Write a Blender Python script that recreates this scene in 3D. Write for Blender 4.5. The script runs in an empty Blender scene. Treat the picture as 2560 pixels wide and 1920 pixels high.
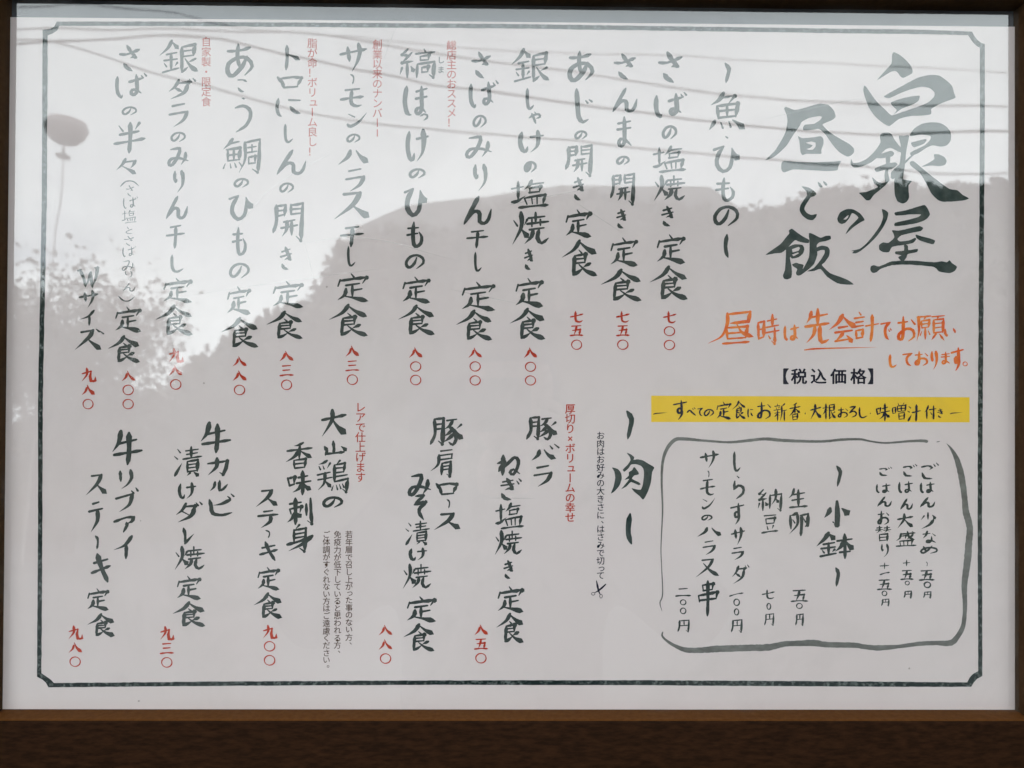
import bpy, math, random
from mathutils import Vector, Matrix, Quaternion
from mathutils.geometry import delaunay_2d_cdt, tessellate_polygon
random.seed(11)
S = bpy.context.scene
COL = S.collection

# ------------------------------------------------------------------ camera, sky, sun, exposure
TILT = math.radians(8.0)                       # the frame leans back, its face turned up a little
MENU = Matrix.Translation((0, 0, 1.5)) @ Matrix.Rotation(-TILT, 4, 'X')
W, H, RD, GAP = 0.600, 0.4197, 0.0107, 0.0034  # glass size, rail in front of glass, paper behind glass
F = 1849.0
CAM = Vector((-0.0067166, -0.0207106, 0.4362134))
_a = (-0.0086136, 0.0117830, -0.0056880)
ROT = Matrix.Rotation(_a[2], 3, 'Z') @ Matrix.Rotation(_a[1], 3, 'Y') @ Matrix.Rotation(_a[0], 3, 'X')
ROTI = ROT.transposed()
C3 = Matrix(((1, 0, 0), (0, 0, -1), (0, 1, 0)))
def loc(v):                                    # (right, up, out) -> local coordinates of the frame
    return Vector((v[0], -v[2], v[1]))
def plane(u, v, z=0.0):                        # point of the flat sheet lying at height z seen by the lens
    d = ROTI @ Vector(((u - 1280) / F, -(v - 960) / F, -1))
    t = (z - CAM.z) / d.z
    return CAM + d * t
def mirrored(u, v, dist):                      # a point of the street met by the ray turned back by the glass
    d = ROTI @ Vector(((u - 1280) / F, -(v - 960) / F, -1))
    P = CAM + d * (-CAM.z / d.z)
    r = Vector((d.x, d.y, -d.z))
    P = MENU @ loc(P); r = MENU.to_3x3() @ loc(r)
    return P + r * ((-dist - P.y) / r.y)

cd = bpy.data.cameras.new("camera"); cam = bpy.data.objects.new("camera", cd); COL.objects.link(cam)
cd.sensor_width = 36; cd.lens = 36 * F / 2560; cd.clip_start = 0.01; cd.clip_end = 2000
cam.matrix_world = MENU @ Matrix.Translation(loc(CAM)) @ (C3 @ ROTI).to_4x4()
cd.dof.use_dof = True; cd.dof.focus_distance = CAM.z + GAP; cd.dof.aperture_fstop = 12.0
S.camera = cam

SUN_EL, SUN_ROT = math.radians(38), math.radians(20)
wd = bpy.data.worlds.new("World"); S.world = wd; wd.use_nodes = True
nt = wd.node_tree; nt.nodes.clear()
def N(nt, t, **k):
    n = nt.nodes.new(t)
    for a, b in k.items():
        if a == 'i':
            for x, y in b.items(): n.inputs[x].default_value = y
        else: setattr(n, a, b)
    return n
out = N(nt, 'ShaderNodeOutputWorld'); bg = N(nt, 'ShaderNodeBackground', i={'Strength': 0.15})
sky = N(nt, 'ShaderNodeTexSky', sky_type='NISHITA', sun_disc=False, sun_elevation=SUN_EL, sun_rotation=SUN_ROT, air_density=1.0, dust_density=1.5)
tc = N(nt, 'ShaderNodeTexCoord'); mp = N(nt, 'ShaderNodeMapping', i={'Scale': (1.0, 1.0, 2.0), 'Location': (0.35, 0.2, 0.1)})
no = N(nt, 'ShaderNodeTexNoise', i={'Scale': 1.7, 'Detail': 6.0, 'Roughness': 0.52})
cr = N(nt, 'ShaderNodeValToRGB'); cr.color_ramp.elements[0].position = 0.20; cr.color_ramp.elements[1].position = 0.40
no2 = N(nt, 'ShaderNodeTexNoise', i={'Scale': 3.1, 'Detail': 5.0})
cc = N(nt, 'ShaderNodeValToRGB'); cc.color_ramp.elements[0].color = (14.0, 15.3, 15.8, 1); cc.color_ramp.elements[1].color = (16.0, 17.4, 17.5, 1)
cc.color_ramp.elements[0].position = 0.35; cc.color_ramp.elements[1].position = 0.62
mx = N(nt, 'ShaderNodeMix', data_type='RGBA')
L = nt.links.new
L(tc.outputs['Generated'], mp.inputs['Vector']); L(mp.outputs['Vector'], no.inputs['Vector']); L(mp.outputs['Vector'], no2.inputs['Vector'])
L(no.outputs['Fac'], cr.inputs['Fac']); L(no2.outputs['Fac'], cc.inputs['Fac'])
L(cr.outputs['Color'], mx.inputs['Factor']); L(sky.outputs['Color'], mx.inputs[6]); L(cc.outputs['Color'], mx.inputs[7])
sz = N(nt, 'ShaderNodeSeparateXYZ'); L(tc.outputs['Generated'], sz.inputs[0])
mr = N(nt, 'ShaderNodeMapRange', i={'From Min': 0.12, 'From Max': 0.62, 'To Min': 1.04, 'To Max': 0.72}); L(sz.outputs['Z'], mr.inputs['Value'])
vm = N(nt, 'ShaderNodeVectorMath', operation='SCALE'); L(mx.outputs[2], vm.inputs[0]); L(mr.outputs[0], vm.inputs['Scale'])
L(vm.outputs[0], bg.inputs['Color']); L(bg.outputs['Background'], out.inputs['Surface'])

sl = bpy.data.lights.new("sun", 'SUN'); sl.energy = 1.0; sl.angle = math.radians(12); sl.color = (1, 0.95, 0.88)
so = bpy.data.objects.new("sun", sl); COL.objects.link(so); so.location = (0, 0, 30)
sd = Vector((math.sin(SUN_ROT) * math.cos(SUN_EL), math.cos(SUN_ROT) * math.cos(SUN_EL), math.sin(SUN_EL)))
so.rotation_euler = sd.to_track_quat('Z', 'Y').to_euler()

S.view_settings.view_transform = 'Standard'; S.view_settings.look = 'None'; S.view_settings.gamma = 1.0
S.view_settings.exposure = 1.12
S.cycles.max_bounces = 10; S.cycles.transparent_max_bounces = 16

# ------------------------------------------------------------------ materials
def mat(name, col, rough=0.7, spec=0.3, noise=None, bump=None, col2=None, scale=(1, 1, 1)):
    m = bpy.data.materials.new(name); m.use_nodes = True; t = m.node_tree; b = t.nodes['Principled BSDF']
    b.inputs['Base Color'].default_value = (*col, 1); b.inputs['Roughness'].default_value = rough
    b.inputs['Specular IOR Level'].default_value = spec
    tx = N(t, 'ShaderNodeTexCoord'); mp = N(t, 'ShaderNodeMapping', i={'Scale': scale}); t.links.new(tx.outputs['Object'], mp.inputs['Vector'])
    if noise:
        n = N(t, 'ShaderNodeTexNoise', i={'Scale': noise[0], 'Detail': 6.0, 'Roughness': 0.6}); t.links.new(mp.outputs['Vector'], n.inputs['Vector'])
        r = N(t, 'ShaderNodeValToRGB'); r.color_ramp.elements[0].position = noise[1]; r.color_ramp.elements[1].position = noise[2]
        r.color_ramp.elements[0].color = (*col, 1); r.color_ramp.elements[1].color = (*(col2 or col), 1)
        t.links.new(n.outputs['Fac'], r.inputs['Fac']); t.links.new(r.outputs['Color'], b.inputs['Base Color'])
    if bump:
        n = N(t, 'ShaderNodeTexNoise', i={'Scale': bump[0], 'Detail': 5.0}); t.links.new(mp.outputs['Vector'], n.inputs['Vector'])
        q = N(t, 'ShaderNodeBump', i={'Strength': bump[1], 'Distance': bump[2]})
        t.links.new(n.outputs['Fac'], q.inputs['Height']); t.links.new(q.outputs['Normal'], b.inputs['Normal'])
    return m
M = {}
M['wood'] = mat('dark_stained_wood', (0.015, 0.0062, 0.0026), 0.75, 0.06, (520, 0.35, 0.80), (600, 0.5, 0.0004), (0.040, 0.016, 0.0065), (0.25, 1, 1))
M['woodv'] = mat('dark_stained_wood_upright', (0.015, 0.0062, 0.0026), 0.75, 0.06, (520, 0.35, 0.80), (600, 0.5, 0.0004), (0.040, 0.016, 0.0065), (1, 1, 0.25))
M['edge'] = mat('toplit_inner_edge', (0.105, 0.038, 0.009), 0.7, 0.05, (300, 0.35, 0.8), (500, 0.2, 0.0004), (0.15, 0.06, 0.016))  # lighter brown: light from above put into the bottom inner edge's colour
M['edgedark'] = mat('shaded_inner_edge', (0.045, 0.021, 0.008), 0.7, 0.08, (300, 0.35, 0.8), (500, 0.2, 0.0004), (0.065, 0.034, 0.014))  # same wood for the other inner edges, shade put into its colour
M['backing'] = mat('backing_board_grey', (0.085, 0.09, 0.11), 0.9, 0.1, (60, 0.3, 0.7), None, (0.11, 0.115, 0.13))
M['ink'] = mat('black_ink', (0.040, 0.050, 0.048), 0.9, 0.0, (380, 0.35, 0.7), None, (0.062, 0.074, 0.072))
M['titleink'] = mat('brushed_green_black_ink', (0.028, 0.046, 0.044), 0.9, 0.0, (150, 0.38, 0.66), None, (0.068, 0.084, 0.082))
M['line'] = mat('mottled_line_ink', (0.012, 0.022, 0.022), 0.9, 0.0, (420, 0.50, 0.74), None, (0.19, 0.215, 0.21))
M['wash'] = mat('thin_grey_ink', (0.125, 0.122, 0.115), 0.9, 0.0, (120, 0.35, 0.75), None, (0.23, 0.225, 0.215), (1, 1, 1.5))
M['red'] = mat('red_ink', (0.44, 0.036, 0.018), 0.9, 0.0, (200, 0.3, 0.7), None, (0.52, 0.058, 0.030))
M['orange'] = mat('orange_ink', (0.74, 0.105, 0.018), 0.9, 0.0, (110, 0.38, 0.64), None, (0.84, 0.25, 0.045))
M['brown'] = mat('brown_small_print', (0.10, 0.055, 0.040), 0.9, 0.0)
M['gothic'] = mat('navy_black_print', (0.014, 0.014, 0.03), 0.9, 0.0)
M['yellow'] = mat('yellow_print', (0.86, 0.55, 0.035), 0.9, 0.0, (8, 0.35, 0.65), None, (0.90, 0.60, 0.055))

# paper: faint blotches, fibre relief, rare specks
m = mat('menu_paper', (0.725, 0.62, 0.618), 0.75, 0.1, (7, 0.3, 0.7), (240, 0.12, 0.0003), (0.76, 0.665, 0.665)); M['paper'] = m
t = m.node_tree; b = t.nodes['Principled BSDF']; src = b.inputs['Base Color'].links[0].from_socket
vo = N(t, 'ShaderNodeTexVoronoi', i={'Scale': 55.0}); tx = N(t, 'ShaderNodeTexCoord'); t.links.new(tx.outputs['Object'], vo.inputs['Vector'])
wn = N(t, 'ShaderNodeMath', operation='LESS_THAN', i={1: 0.035}); t.links.new(vo.outputs['Distance'], wn.inputs[0])
sp = N(t, 'ShaderNodeSeparateColor'); t.links.new(vo.outputs['Color'], sp.inputs[0])
w2 = N(t, 'ShaderNodeMath', operation='GREATER_THAN', i={1: 0.80}); t.links.new(sp.outputs[0], w2.inputs[0])
w3 = N(t, 'ShaderNodeMath', operation='MULTIPLY'); t.links.new(wn.outputs[0], w3.inputs[0]); t.links.new(w2.outputs[0], w3.inputs[1])
w4 = N(t, 'ShaderNodeMath', operation='MULTIPLY', i={1: 0.55}); t.links.new(w3.outputs[0], w4.inputs[0])
mi = N(t, 'ShaderNodeMix', data_type='RGBA'); mi.inputs[7].default_value = (0.25, 0.2, 0.17, 1)
t.links.new(w4.outputs[0], mi.inputs['Factor']); t.links.new(src, mi.inputs[6]); t.links.new(mi.outputs[2], b.inputs['Base Color'])

# thin clear pane: mirrors a little of the street, lets the rest through
m = bpy.data.materials.new('clear_pane'); m.use_nodes = True; t = m.node_tree; t.nodes.clear()
o = N(t, 'ShaderNodeOutputMaterial'); tr = N(t, 'ShaderNodeBsdfTransparent', i={'Color': (0.985, 0.99, 0.987, 1)})
gl = N(t, 'ShaderNodeBsdfGlossy', i={'Roughness': 0.012}); fr = N(t, 'ShaderNodeFresnel', i={'IOR': 1.90})
ge = N(t, 'ShaderNodeNewGeometry'); inv = N(t, 'ShaderNodeMath', operation='SUBTRACT', i={0: 1.0}); mu = N(t, 'ShaderNodeMath', operation='MULTIPLY')
ms = N(t, 'ShaderNodeMixShader'); tx = N(t, 'ShaderNodeTexCoord'); nz = N(t, 'ShaderNodeTexNoise', i={'Scale': 7.0, 'Detail': 2.0})
bp = N(t, 'ShaderNodeBump', i={'Strength': 1.0, 'Distance': 0.00030})
t.links.new(tx.outputs['Object'], nz.inputs['Vector']); t.links.new(nz.outputs['Fac'], bp.inputs['Height']); t.links.new(bp.outputs['Normal'], gl.inputs['Normal'])
t.links.new(ge.outputs['Backfacing'], inv.inputs[1]); t.links.new(inv.outputs[0], mu.inputs[0]); t.links.new(fr.outputs['Fac'], mu.inputs[1])
t.links.new(mu.outputs[0], ms.inputs['Fac']); t.links.new(tr.outputs[0], ms.inputs[1]); t.links.new(gl.outputs[0], ms.inputs[2]); dn = N(t, 'ShaderNodeTexNoise', i={'Scale': 11.0, 'Detail': 8.0, 'Roughness': 0.62, 'Distortion': 0.6}); t.links.new(tx.outputs['Object'], dn.inputs['Vector'])
dr = N(t, 'ShaderNodeMapRange', i={'From Min': 0.48, 'From Max': 0.80, 'To Min': 0.006, 'To Max': 0.085}); t.links.new(dn.outputs['Fac'], dr.inputs['Value'])
dm = N(t, 'ShaderNodeMath', operation='MULTIPLY'); t.links.new(dr.outputs[0], dm.inputs[0]); t.links.new(inv.outputs[0], dm.inputs[1])
dd = N(t, 'ShaderNodeBsdfDiffuse', i={'Color': (0.75, 0.73, 0.70, 1)}); m2 = N(t, 'ShaderNodeMixShader')
t.links.new(dm.outputs[0], m2.inputs['Fac']); t.links.new(ms.outputs[0], m2.inputs[1]); t.links.new(dd.outputs[0], m2.inputs[2])
t.links.new(m2.outputs[0], o.inputs['Surface'])
M['glass'] = m

# ------------------------------------------------------------------ object helpers
def mesh(name, verts, faces, m, parent=None, smooth=False):
    me = bpy.data.meshes.new(name); me.from_pydata([tuple(v) for v in verts], [], faces); me.materials.append(m)
    if smooth: me.polygons.foreach_set('use_smooth', [True] * len(faces))
    me.update(); o = bpy.data.objects.new(name, me); COL.objects.link(o)
    if parent: o.parent = parent
    return o
def tag(o, label=None, cat=None, group=None, kind=None):
    for k, v in (('label', label), ('category', cat), ('group', group), ('kind', kind)):
        if v: o[k] = v
    return o
def box(x0, x1, y0, y1, z0, z1):
    v = [(x, y, z) for x in (x0, x1) for y in (y0, y1) for z in (z0, z1)]
    return v, [(0, 1, 3, 2), (4, 6, 7, 5), (0, 4, 5, 1), (2, 3, 7, 6), (0, 2, 6, 4), (1, 5, 7, 3)]
def join(parts):
    V, Fs = [], []
    for v, f in parts:
        k = len(V); V += list(v); Fs += [tuple(i + k for i in q) for q in f]
    return V, Fs
def tube(pts, r, n=6):
    V, Fs = [], []
    for i, p in enumerate(pts):
        d = (Vector(pts[min(i + 1, len(pts) - 1)]) - Vector(pts[max(i - 1, 0)])).normalized()
        a = d.cross(Vector((0, 0, 1))) if abs(d.z) < 0.9 else d.cross(Vector((1, 0, 0)))
        a.normalize(); b = d.cross(a); rr = r[i] if isinstance(r, (list, tuple)) else r
        for k in range(n):
            V.append(Vector(p) + (a * math.cos(2 * math.pi * k / n) + b * math.sin(2 * math.pi * k / n)) * rr)
        if i:
            for k in range(n): Fs.append((i * n - n + k, i * n - n + (k + 1) % n, i * n + (k + 1) % n, i * n + k))
    Fs.append(tuple(range(n))[::-1]); Fs.append(tuple(range(len(V) - n, len(V))))
    return V, Fs

# ------------------------------------------------------------------ the framed menu
menu = bpy.data.objects.new('framed_menu', None); COL.objects.link(menu); menu.matrix_world = MENU
tag(menu, 'framed Japanese lunch menu, brush lettering on white paper under glass in a dark wood frame', 'menu board')

# rails: mitred, with a softly rounded front edge towards the glass
RW = 0.036
sec = [(0, -0.0130), (0, RD - 0.0016), (0.0005, RD - 0.0006), (0.0016, RD), (RW - 0.003, RD), (RW, RD - 0.003), (RW, -0.0130)]
def rail(name, side, m, lab):
    V = []
    hw, hh = W / 2, H / 2
    for e in (-1, 1):
        for s, z in sec:
            if side in 'TB':
                p = (e * (hw + s), (hh + s) * (1 if side == 'T' else -1), z)
            else:
                p = ((hw + s) * (1 if side == 'R' else -1), e * (hh + s), z)
            V.append(loc(p))
    n = len(sec); Fs = [(i, (i + 1) % n, n + (i + 1) % n, n + i) for i in range(n)]
    Fs += [tuple(range(n))[::-1], tuple(range(n, 2 * n))]
    if side in 'TR': pass
    o = mesh(name, V, Fs, m, menu); tag(o, lab); o.data.materials.append(M['edge'] if side == 'B' else M['edgedark'])  # bottom inner edge takes the lit colour, the other rails the shaded one
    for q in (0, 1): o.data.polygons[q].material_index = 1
    import bmesh
    bm = bmesh.new(); bm.from_mesh(o.data); bmesh.ops.recalc_face_normals(bm, faces=bm.faces); bm.to_mesh(o.data); bm.free()
    return o
rail('rail', 'T', M['wood'], 'top rail of the dark wood frame')
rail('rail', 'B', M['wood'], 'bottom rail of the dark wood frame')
rail('rail', 'L', M['woodv'], 'left rail of the dark wood frame')
rail('rail', 'R', M['woodv'], 'right rail of the dark wood frame')

def slab(name, x0, x1, y0, y1, z0, z1, m):
    v, f = box(x0, x1, y0, y1, z0, z1)
    return mesh(name, [loc(p) for p in v], f, m, menu)
import bmesh
def fixn(o):
    bm = bmesh.new(); bm.from_mesh(o.data); bmesh.ops.recalc_face_normals(bm, faces=bm.faces); bm.to_mesh(o.data); bm.free(); return o
e = 0.0002
fixn(slab('glass_pane', -W / 2 + e, W / 2 - e, -H / 2 + e, H / 2 - e, -0.0020, 0.0, M['glass']))
fixn(slab('backing_board', -W / 2 + e, W / 2 - e, -H / 2 + e, H / 2 - e, -0.0100, -GAP - 0.0012, M['backing']))

# sheet of paper, slid down a little so the board shows above it
ZP = -GAP
tl = plane(0, 42.5, ZP); tr_ = plane(2548, 67, ZP)
NX, NY = 48, 34
V, Fs = [], []
for j in range(NY + 1):
    for i in range(NX + 1):
        x = -W / 2 + e + (W - 2 * e) * i / NX
        top = tl.y + (tr_.y - tl.y) * i / NX
        y = -H / 2 + e + (top + H / 2 - e) * j / NY
        V.append(loc((x, y, ZP)))
for j in range(NY):
    for i in range(NX):
        a = j * (NX + 1) + i; Fs.append((a, a + 1, a + NX + 2, a + NX + 1))
K = len(V)
V += [v + Vector((0, 0.0003, 0)) for v in V]
Fs += [tuple(k + K for k in f[::-1]) for f in Fs]
rim = [i for i in range(NX + 1)] + [(j) * (NX + 1) + NX for j in range(1, NY + 1)] + [NY * (NX + 1) + i for i in range(NX - 1, -1, -1)] + [j * (NX + 1) for j in range(NY - 1, 0, -1)]
for q in range(len(rim)):
    a, b2 = rim[q], rim[(q + 1) % len(rim)]; Fs.append((b2, a, a + K, b2 + K))
sheet = fixn(mesh('menu_sheet', V, Fs, M['paper'], menu))

# ------------------------------------------------------------------ brush lettering
PROF = {
 'h': [(0, .75), (.07, 1.05), (.35, .66), (.65, .66), (.9, 1.08), (1, .55)],
 'v': [(0, .55), (.1, 1.12), (.5, .85), (.9, .95), (1, .45)],
 'd': [(0, .75), (.12, 1.15), (.5, .85), (1, .14)],
 'n': [(0, .35), (.4, .75), (.8, 1.45), (1, .12)],
 't': [(0, .30), (.6, 1.25), (1, .55)],
 'k': [(0, .45), (.12, 1.0), (.5, .95), (.85, .85), (1, .3)],
 'b': [(0, .55), (.1, .9), (.45, .8), (.55, 1.15), (.9, 1.05), (1, .30)],
 'o': [(0, 1), (1, 1)],
}
PROF = {k_: [(a, b ** 1.2) for a, b in v_] for k_, v_ in PROF.items()}
PROF['K'] = PROF['k']
G = {
'さ': "h 0 32 35 32 98 14|v 36 0 55 22 82 44|d 82 44 70 41 52 46|k 20 68 35 82 62 95",
'ば': "k 4 14 2 50 5 80 16 98 20 88|h 43 35 62 28 85 20|K 66 6 68 40 69 68 60 86 50 82 52 68 66 68 82 80|t 82 8 88 18|t 92 0 99 10",
'は': "k 6 8 3 50 6 80 18 98 22 88|h 45 28 68 22 98 16|K 70 0 72 40 73 72 62 94 48 90 50 74 70 72 92 88",
'の': "K 60 18 48 58 25 88 8 80 5 50 25 15 60 3 90 22 94 58 58 98",
'き': "h 10 20 75 8|h 0 42 85 28|v 38 0 60 30 80 55|d 80 55 55 48 30 56|k 12 75 25 90 60 98",
'ん': "k 55 0 30 45 2 98|K 6 90 30 58 48 52 58 62 58 88 75 95 90 80 100 45",
'ま': "h 10 22 90 14|h 5 42 92 36|K 50 0 52 50 50 85 30 98 15 88 25 74 60 78 95 95",
'あ': "h 5 22 50 20 90 10|k 45 0 42 40 50 75|K 78 38 60 70 25 100 5 90 8 62 45 42 80 45 98 70 70 98",
'じ': "K 10 0 15 50 22 85 45 100 75 92|t 60 35 72 42|t 80 32 95 38",
'し': "K 20 0 18 50 28 90 55 100 95 82",
'や': "K 0 55 45 30 90 25 98 48 65 60|t 50 5 62 20|v 25 20 45 60 60 100",
'け': "K 8 5 0 50 10 90 25 95 32 75|h 45 28 98 20|d 75 0 78 40 70 75 45 100",
'み': "K 12 10 55 5 50 40 30 80 12 98 2 85 15 62 55 58 98 72|d 85 28 82 60 62 95",
'り': "K 12 0 8 30 18 50 30 38|d 72 0 85 35 75 70 35 100",
'ほ': "k 8 5 0 55 10 92 28 98|h 50 22 95 12|h 48 45 95 38|K 72 5 73 50 73 78 60 95 48 88 55 76 72 76 90 90",
'っ': "K 0 35 50 5 95 20 95 60 50 100",
'ひ': "h 0 18 38 5|K 38 5 15 40 12 75 35 100 62 85 72 40 70 12|n 70 12 82 40 100 55",
'も': "K 45 0 38 50 45 90 65 98 92 85 98 60 80 40|h 5 25 75 22|h 0 52 70 45",
'に': "k 8 0 2 50 8 85 20 98|h 50 8 95 10|k 55 45 72 70 95 82",
'こ': "h 10 8 60 8 95 20|k 10 70 40 95 70 98",
'う': "K 5 8 50 0 90 12 98 40 70 75 10 100",
'と': "v 25 0 45 35|K 90 30 30 60 10 85 45 100 92 95",
'ね': "v 25 0 25 50 22 98|K 0 40 30 32 12 65 5 80|K 5 80 45 40 75 10 92 25 88 60 70 95 55 85 70 70 98 92",
'ぎ': "h 10 20 60 12|h 2 36 65 28|v 30 5 50 35 60 52|d 60 52 42 48 20 56|k 5 72 20 92 50 98|t 78 15 88 28|t 88 5 99 16",
'そ': "K 20 5 75 2 45 20 12 40|K 12 40 90 28 55 50 45 70 75 100",
'ら': "t 45 0 60 8|k 30 22 22 60|K 22 60 55 42 90 50 90 75 40 100",
'す': "h 0 22 95 8|K 55 0 58 40 55 62 35 65 30 48 50 40 62 60 55 80 35 100",
'ご': "h 10 25 45 18 65 28|d 65 28 50 42|k 12 60 25 90 65 95|t 72 8 80 20|t 86 0 97 14",
'な': "h 5 25 55 18|d 35 0 25 35 5 60|t 72 20 92 38|K 65 45 66 75 50 98 30 92 38 78 70 82 95 98",
'め': "v 20 10 30 50 40 75|K 70 0 50 50 20 95 5 75 20 40 60 22 95 40 95 75 60 100",
'お': "h 5 25 55 20|K 32 0 32 55 25 90 8 88 10 70 50 48 85 55 90 80 60 98|t 75 12 95 30",
'べ': "K 0 65 30 35 60 62 100 98|t 60 10 72 25|t 80 0 92 15",
'て': "h 5 15 95 5|K 95 5 50 30 40 60 55 88 85 100",
'で': "h 0 15 90 5|K 90 5 48 30 40 65 55 90 75 100|t 72 45 82 55|t 88 38 98 48",
'ろ': "K 15 5 80 0 45 30 10 60|K 10 60 60 42 95 60 85 85 40 100",
'い': "k 5 15 5 60 20 90 28 75|k 80 10 95 40 98 60",
'W': "v 8 15 25 50 35 95|d 60 25 50 60 35 95|v 55 30 62 60 68 98|d 92 0 85 45 68 98|h 0 18 15 12|h 80 5 99 3",
'サ': "h 0 38 50 28 100 18|v 28 12 32 38 35 62|d 70 0 75 30 65 65 45 100",
'ー': "v 0 0 75 20 85 60 55 100",
'モ': "h 22 10 82 2|h 2 62 50 52 98 45|K 50 8 46 45 48 85 70 98 90 92",
'ン': "t 8 12 38 32|d 5 85 18 98 60 65 98 2",
'ハ': "d 40 0 32 45 0 100|n 60 0 75 45 100 85",
'バ': "d 28 40 22 70 0 100|n 45 35 62 70 88 90|t 66 10 75 28|t 82 0 98 22",
'ラ': "h 20 12 80 2|h 5 48 95 35|d 95 35 75 70 25 100",
'ス': "h 30 8 75 2|d 75 2 55 45 5 98|n 55 50 75 70 100 92",
'ズ': "h 25 15 65 5|d 65 5 50 40 5 98|n 45 45 65 70 92 98|t 75 0 85 12|t 88 10 99 22",
'ヌ': "h 30 8 75 2|d 75 2 55 45 5 98|n 35 25 65 65 100 92",
'ト': "v 20 0 22 50 15 100|n 25 35 60 45 100 60",
'ロ': "v 0 10 18 50 25 95|b 8 22 60 8 95 15 78 80|h 28 92 80 84",
'ダ': "d 38 8 25 38 0 64|b 34 24 54 21 74 20 68 42|d 71 30 58 68 8 100|k 22 46 52 66|t 77 4 86 18|t 91 0 100 12",
'イ': "d 90 0 55 40 0 62|v 62 38 62 70 60 100",
'カ': "b 5 32 50 24 95 15 88 60 75 98 60 85|d 48 0 45 50 8 100",
'ル': "d 28 15 22 60 0 98|K 55 0 52 50 55 90 75 80 100 35",
'ビ': "K 5 28 12 60 18 92 55 100 92 88|d 85 28 50 48 20 54|t 75 12 85 22|t 88 0 99 12",
'レ': "v 10 0 25 50 22 98|d 22 98 55 70 100 35",
'リ': "v 10 5 12 30 15 60|d 85 0 92 40 65 75 20 100",
'ブ': "h 0 45 75 25|d 75 25 60 70 15 100|t 70 12 80 22|t 90 0 99 12",
'ア': "h 0 35 60 8 98 5|d 98 5 85 35 60 45|v 60 40 62 60 45 100",
'テ': "h 28 10 72 4|h 0 35 98 25|d 62 30 60 65 15 100",
'キ': "h 12 32 85 18|h 0 68 50 55 98 42|v 30 0 50 45 85 100",
'塩': "h 0 30 32 22|v 18 5 18 70|d 0 78 15 75 38 55|d 55 0 48 18 35 32|h 50 14 88 8|b 48 28 66 24 80 22 76 42|h 48 44 75 40|v 50 28 50 44|v 35 64 42 86|b 35 64 66 56 92 52 86 84|v 55 60 57 84|v 70 58 70 84|h 20 98 60 92 100 88",
'焼': "t 5 25 15 42|d 42 22 34 40|d 25 0 26 45 2 100|n 26 52 36 66 46 80|h 45 18 90 12|v 65 0 65 32|h 42 36 100 28|v 55 22 55 44|v 78 22 78 40|h 48 54 88 48|d 58 54 54 75 35 98|K 75 52 70 80 82 96 100 80",
'定': "t 46 0 55 13|v 12 22 5 45|b 10 26 55 18 95 14 82 34|h 30 42 72 35|v 50 40 50 82|h 50 60 80 54|d 30 55 26 76 4 94|n 22 80 52 86 100 98",
'食': "d 50 0 35 25 0 48|n 50 4 70 22 98 38|t 48 27 56 36|b 36 44 52 41 67 39 65 64|h 38 53 62 51|h 38 65 64 62|v 36 44 34 70 32 97|d 32 97 46 90 60 78|d 80 65 70 70 60 76|n 48 68 68 86 100 100",
'開': "v 15 5 15 50 5 78|b 15 8 28 6 43 5 40 34|h 18 20 40 18|h 18 34 40 30|v 60 3 60 30|b 60 5 78 3 96 0 93 55 90 100 76 88|h 62 16 90 14|h 62 29 90 26|h 38 50 72 44|h 30 66 80 58|d 48 48 46 70 33 88|v 62 46 62 84",
'銀': "d 32 0 22 22 0 45|n 32 4 40 14 50 26|h 18 42 45 36|h 12 60 46 55|v 30 38 30 88|t 12 68 18 78|d 46 66 40 76|h 8 95 50 82|b 58 20 76 15 92 12 88 46|h 60 32 88 28|h 60 48 86 44|v 58 20 58 92|d 58 94 75 78|d 94 54 76 64|n 66 54 82 78 100 92",
'干': "h 22 8 80 0|h 0 45 100 35|v 52 5 50 50 45 100",
'縞': "b 24 0 8 20 30 24|b 35 12 8 48 38 42|v 22 48 22 98|d 8 65 2 88|n 32 60 36 68 41 80|t 68 0 72 10|h 45 17 98 10|b 58 26 70 23 82 21 80 38|h 58 39 80 37|v 58 26 58 39|v 50 52 48 98|b 50 52 72 48 96 44 93 98 82 88|b 62 64 71 62 80 60 78 78|h 62 80 78 78|v 62 64 62 80",
'鯛': "d 25 0 15 15 0 30|h 20 13 42 8|b 8 32 26 29 45 26 42 62|v 12 32 12 64|h 14 48 42 44|h 12 64 44 60|v 28 30 28 62|t 5 72 0 86|t 18 72 20 84|t 30 70 34 82|t 42 68 50 80|d 58 10 58 60 42 98|b 58 12 78 6 98 2 96 60 92 98 78 88|h 66 26 88 22|h 64 40 90 36|v 77 18 77 40|b 68 54 77 52 86 50 85 70|v 68 54 68 72|h 68 72 86 70",
'半': "t 15 10 28 28|d 82 0 68 22|h 18 40 80 28|h 0 70 50 62 100 52|v 52 0 52 50 48 100",
'々': "d 45 0 30 35 0 72|h 38 22 95 12|d 95 12 82 42 70 60|n 30 50 60 70 98 100",
'牛': "d 28 0 20 35 0 62|h 22 38 80 25|h 5 72 98 58|v 55 5 55 60 50 100",
'漬': "t 12 8 22 20|t 0 32 12 42|d 2 98 12 82 28 55|h 42 14 88 8|h 45 26 85 20|h 32 42 100 32|v 62 0 62 38|b 48 50 66 47 86 44 84 84|v 48 50 48 86|h 50 61 82 57|h 50 72 82 68|h 50 84 84 80|d 58 88 46 98|n 72 86 80 92 90 100",
'大': "h 0 38 50 28 98 18|d 42 0 40 40 0 100|n 45 38 65 65 100 92",
'山': "v 42 0 45 60 42 85|v 5 40 15 70 8 100|h 10 92 50 85 88 78|n 76 38 88 52 99 72",
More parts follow.
